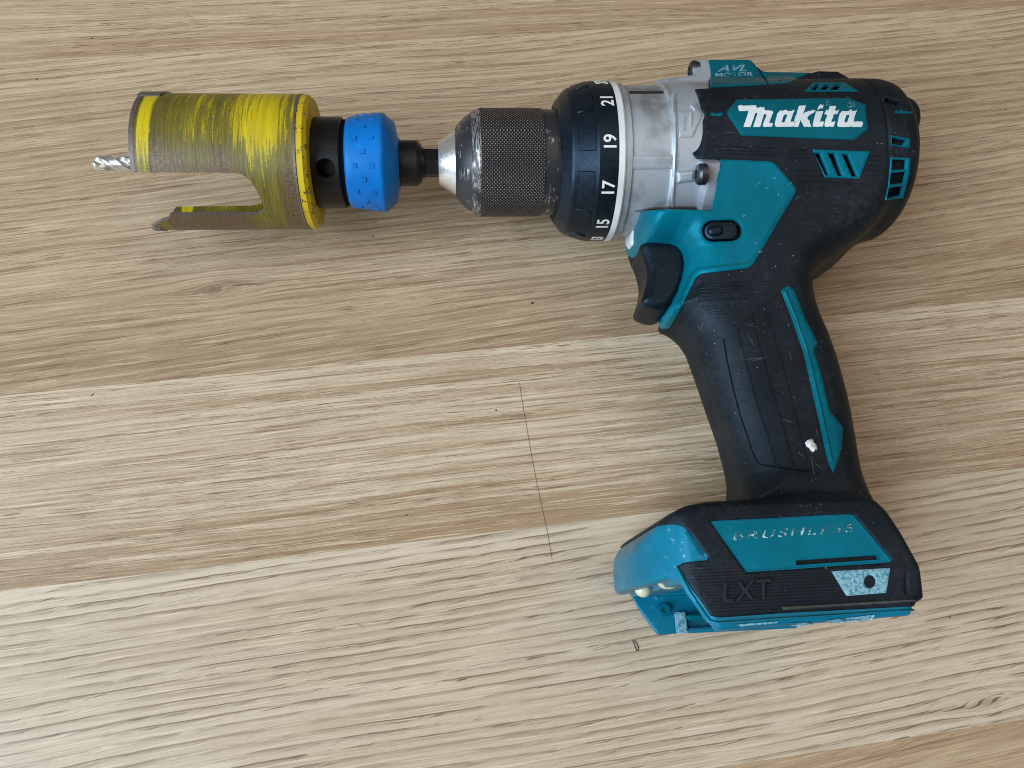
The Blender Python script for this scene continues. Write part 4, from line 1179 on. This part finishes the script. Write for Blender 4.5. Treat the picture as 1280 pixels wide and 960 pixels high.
Rb1 = rad(437, 148.5, 263); Rb2 = rad(486, 143, 267.5); xb0 = axs(429, Rb1); xb1 = axs(478, Rb2); xb2 = axs(498, 9)
lathe('groove_ring', [(xa1 - 0.05, 0), (xa1 - 0.05, Ra - 0.9), (xb0 + 0.5, Ra - 0.9), (xb0 + 0.5, 0)], M_HOLE, saw, seg=64)
collar = lathe('collar', [(xb0 + 1.0, 0), (xb0 + 0.3, Rb1 - 2.2), (xb0, Rb1 - 1.4), (xb0 + 0.15, Rb1 - 0.8), (xb0 + 0.6, Rb1 - 0.3), (xb0 + 1.3, Rb1 - 0.02), (xb0 + 2.2, Rb1 + 0.1), (xb1 - 1.2, Rb2 - 0.05), (xb1 - 0.4, Rb2 - 0.15), (xb1 + 0.2, Rb2 - 0.5), (xb1 + 0.7, Rb2 - 1.0), (xb1 + 3.4, Rb2 - 3.2), (xb2 - 0.6, rad(499, 172, 238)), (xb2, rad(499, 174, 236)), (xb2, 0)], M_BLUE, saw, seg=96, ang=45)
tag(collar, 'bright blue rubber collar with small square bumps')
for row in range(-4, 9):
    for kx in range(2):
        fx = 0.22 + 0.44 * kx + (0.22 if row % 2 else 0)
        if row % 2 and kx: continue
        ph = -VIEW * 0 + math.radians(62 - row * 16.2)
        x = xb0 + (xb1 - xb0) * fx + 0.8
        r = Rb1 + (Rb2 - Rb1) * fx
        a = VIEW + ph; s2 = 0.85
        V = []
        for (hh, ss) in ((-0.3, s2 * 1.1), (0.5, s2 * 0.85)):
            for (u, w) in ((-1, -1), (1, -1), (1, 1), (-1, 1)):
                aa = a + w * ss / r
                V.append((x + u * ss, YA + (r + hh) * math.sin(aa), ZA + (r + hh) * math.cos(aa)))
        new_obj('bump', V, [(4, 5, 6, 7)[::-1]] + [(i, (i + 1) % 4, 4 + (i + 1) % 4, 4 + i)[::-1] for i in range(4)], M_BLUE, collar, smooth=False)
Rq = rad(510, 177, 235)
xq1 = axs(525, Rq)
lathe('shank_collar', [(xb2 - 0.3, 0), (xb2 - 0.3, Rq - 0.4), (xb2 + 0.2, Rq), (xq1 - 1.2, Rq), (xq1 + 0.3, Rq - 1.6), (xq1 + 0.3, Rq - 2.4), (xq1 + 1.2, Rq - 2.7), (xq1 + 1.2, 0)], M_BLACKOX, saw, seg=64)
xh0, xh1 = xq1 + 0.8, xn0 + 9
V = []; hexR = rad(540, 187, 223) * 1.04
for x, r in ((xh0, hexR), (xh1, hexR)):
    for k in range(6):
        a = VIEW + math.radians(60 * k + 12); V.append((x, YA + r * math.sin(a), ZA + r * math.cos(a)))
sharp(new_obj('hex_shank', V, [(k, 6 + k, 6 + (k + 1) % 6, (k + 1) % 6) for k in range(6)] + [tuple(range(6)), tuple(range(11, 5, -1))], M_BLACKOX, saw), 20)
# pilot twist bit
Rp = 2.6; xp0 = axs(109, Rp); xp1 = xr - 2
V = []; Fs = []; nx_, na_ = 240, 28
for i in range(nx_ + 1):
    t = i / nx_; x = xp0 + (xp1 - xp0) * t
    tw = (x - xp0) / 17.0 * 2 * math.pi
    tip = min(1.0, (x - xp0) / 2.0 + 0.02)
    for j in range(na_):
        a = 2 * math.pi * j / na_
        fl = max(math.cos(2 * a), -1)
        r = Rp * (1 - 0.52 * max(0, math.cos(2 * (a))) ** 1.6) * tip
        if 0.78 < (a % math.pi) < 1.15: r = Rp * 1.0 * tip
        elif math.cos(2 * a) < 0: r = Rp * 0.95 * tip
        aa = a - tw + 0.9
        V.append((x, YA + r * math.sin(aa), ZA + r * math.cos(aa)))
for i in range(nx_):
    for j in range(na_):
        Fs.append((i * na_ + j, i * na_ + (j + 1) % na_, (i + 1) * na_ + (j + 1) % na_, (i + 1) * na_ + j)[::-1])
Fs.append(tuple(range(na_)))
bit = new_obj('pilot_bit', V, [f[::-1] for f in Fs], M_STEEL, saw)
bm = bmesh.new(); bm.from_mesh(bit.data); bmesh.ops.recalc_face_normals(bm, faces=bm.faces); bm.to_mesh(bit.data); bm.free(); sharp(bit, 35)

# ------------------------------------------------------------------ small things on the table and the grip
def strand(name, pts_mm, r, mat, label, cat):
    P = [np.array(p, float) for p in pts_mm]; V = []; Fs = []
    for i, p in enumerate(P):
        t = P[min(i + 1, len(P) - 1)] - P[max(i - 1, 0)]; t /= np.linalg.norm(t)
        n = np.cross(t, [0, 0, 1.0]); n /= np.linalg.norm(n)
        rr = r * (0.35 if i in (0, len(P) - 1) else 1)
        for k in range(5):
            a = 2 * math.pi * k / 5
            V.append(p + rr * (n * math.cos(a) + np.array([0, 0, 1]) * math.sin(a)))
    for i in range(len(P) - 1):
        for k in range(5): Fs.append((i * 5 + k, i * 5 + (k + 1) % 5, i * 5 + 5 + (k + 1) % 5, i * 5 + 5 + k))
    org = P[0] * [1, 1, 0]
    o = new_obj(name, V, Fs, mat, None, origin=org)
    return tag(o, label, cat)
def curve_px(l, z, n=24, jit=0.0):
    l = np.array(l, float); s = np.linspace(0, len(l) - 1, n)
    x = np.interp(s, range(len(l)), l[:, 0]); y = np.interp(s, range(len(l)), l[:, 1])
    k = np.ones(5) / 5
    xs = np.convolve(np.pad(x, 2, 'edge'), k, 'valid'); ys = np.convolve(np.pad(y, 2, 'edge'), k, 'valid')
    return [un(a, b, z) for a, b in zip(xs, ys)]
M_HAIR = plastic('dark_hair', (0.05, 0.04, 0.035), 0.5)
M_CRUMB = plastic('dark_crumb', (0.02, 0.018, 0.016), 0.6)
strand('hair', curve_px([(649, 476), (651, 492), (655, 515), (661, 550), (668, 590), (677, 632), (684, 664), (691, 705)], 0.07, 40), 0.06, M_HAIR, 'long thin dark hair lying on the planks left of the grip', 'hair')
strand('fibre', curve_px([(790, 799), (793, 806), (796, 815), (799, 812), (796, 804), (792, 799)], 0.15, 20), 0.14, M_CRUMB, 'small looped black fibre just below the open front of the drill foot', 'fibre')
strand('fibre', curve_px([(1185, 770), (1187, 772), (1189, 773)], 0.12, 5), 0.16, M_CRUMB, 'tiny dark fibre on the table right of the drill foot', 'fibre')
strand('fibre', curve_px([(112, 497), (116, 493), (118, 491)], 0.12, 5), 0.13, M_HAIR, 'tiny slanted fibre on the plank seam at the left edge', 'fibre')
def crumb(px, py, rpx, label, z0=0.0, mat=None, name='crumb', cat='crumb'):
    c = un(px, py, z0); r = rpx * 0.2
    rr = random.Random(int(px * 7 + py)); V = []; Fs = []
    n = 8
    for i in range(n // 2 + 1):
        t = math.pi * i / (n // 2)
        for j in range(n):
            p = 2 * math.pi * j / n; q = r * rr.uniform(0.7, 1.25)
            V.append((c[0] + q * 1.3 * math.sin(t) * math.cos(p), c[1] + q * math.sin(t) * math.sin(p), max(0.01, z0 + r * 0.5 + 0.6 * q * math.cos(t))))
    for i in range(n // 2):
        for j in range(n): Fs.append((i * n + j, (i + 1) * n + j, (i + 1) * n + (j + 1) % n, i * n + (j + 1) % n))
    o = new_obj(name, V, Fs, mat or M_CRUMB, None, origin=(c[0], c[1], z0))
    return tag(o, label, cat)
crumb(665, 379, 2.0, 'tiny black crumb on the table between chuck and trigger')
crumb(46, 99, 1.7, 'tiny dark crumb at the upper left, left of the hole saw')
crumb(115, 48, 1.4, 'tiny dark crumb on the far plank above the drill bit')
crumb(620, 513, 1.5, 'tiny dark crumb just left of the long hair')
crumb(508, 164 + 480, 1.4, 'tiny dark crumb on the middle plank at lower left of the hair')
crumb(1257, 137, 1.4, 'tiny dark crumb near the right edge behind the motor')
crumb(466, 296, 1.3, 'tiny dark crumb on the table below the blue collar')
# white flake stuck to the grip
fx, fn = G.trace(np.array([1013.0]), np.array([558.0]))
rr = random.Random(3); V = []; Fs = []
tz = fn[0]; t1 = np.cross(tz, [0, 1, 0]); t1 /= np.linalg.norm(t1); t2 = np.cross(tz, t1)
for i in range(4):
    for j in range(12):
        a = 2 * math.pi * j / 12; q = [2.1, 1.9, 1.1, 0.01][i] * rr.uniform(0.65, 1.2) * (0.55 if 0.2 < a < 1.3 else 1)
        V.append(fx[0] + t1 * q * math.cos(a) * 0.85 + t2 * q * math.sin(a) * 1.1 + tz * ([-0.1, 0.45, 1.0, 0.75][i] + rr.uniform(0, .5)))
for i in range(3):
    for j in range(12): Fs.append((i * 12 + j, i * 12 + (j + 1) % 12, i * 12 + 12 + (j + 1) % 12, i * 12 + 12 + j))
fl = new_obj('flake', V, Fs, plastic('white_flake', (0.75, 0.72, 0.68), 0.7), None, origin=fx[0])
bm = bmesh.new(); bm.from_mesh(fl.data); bmesh.ops.recalc_face_normals(bm, faces=bm.faces); bm.to_mesh(fl.data); bm.free()
tag(fl, 'small white flake stuck to the lower grip of the drill', 'flake')
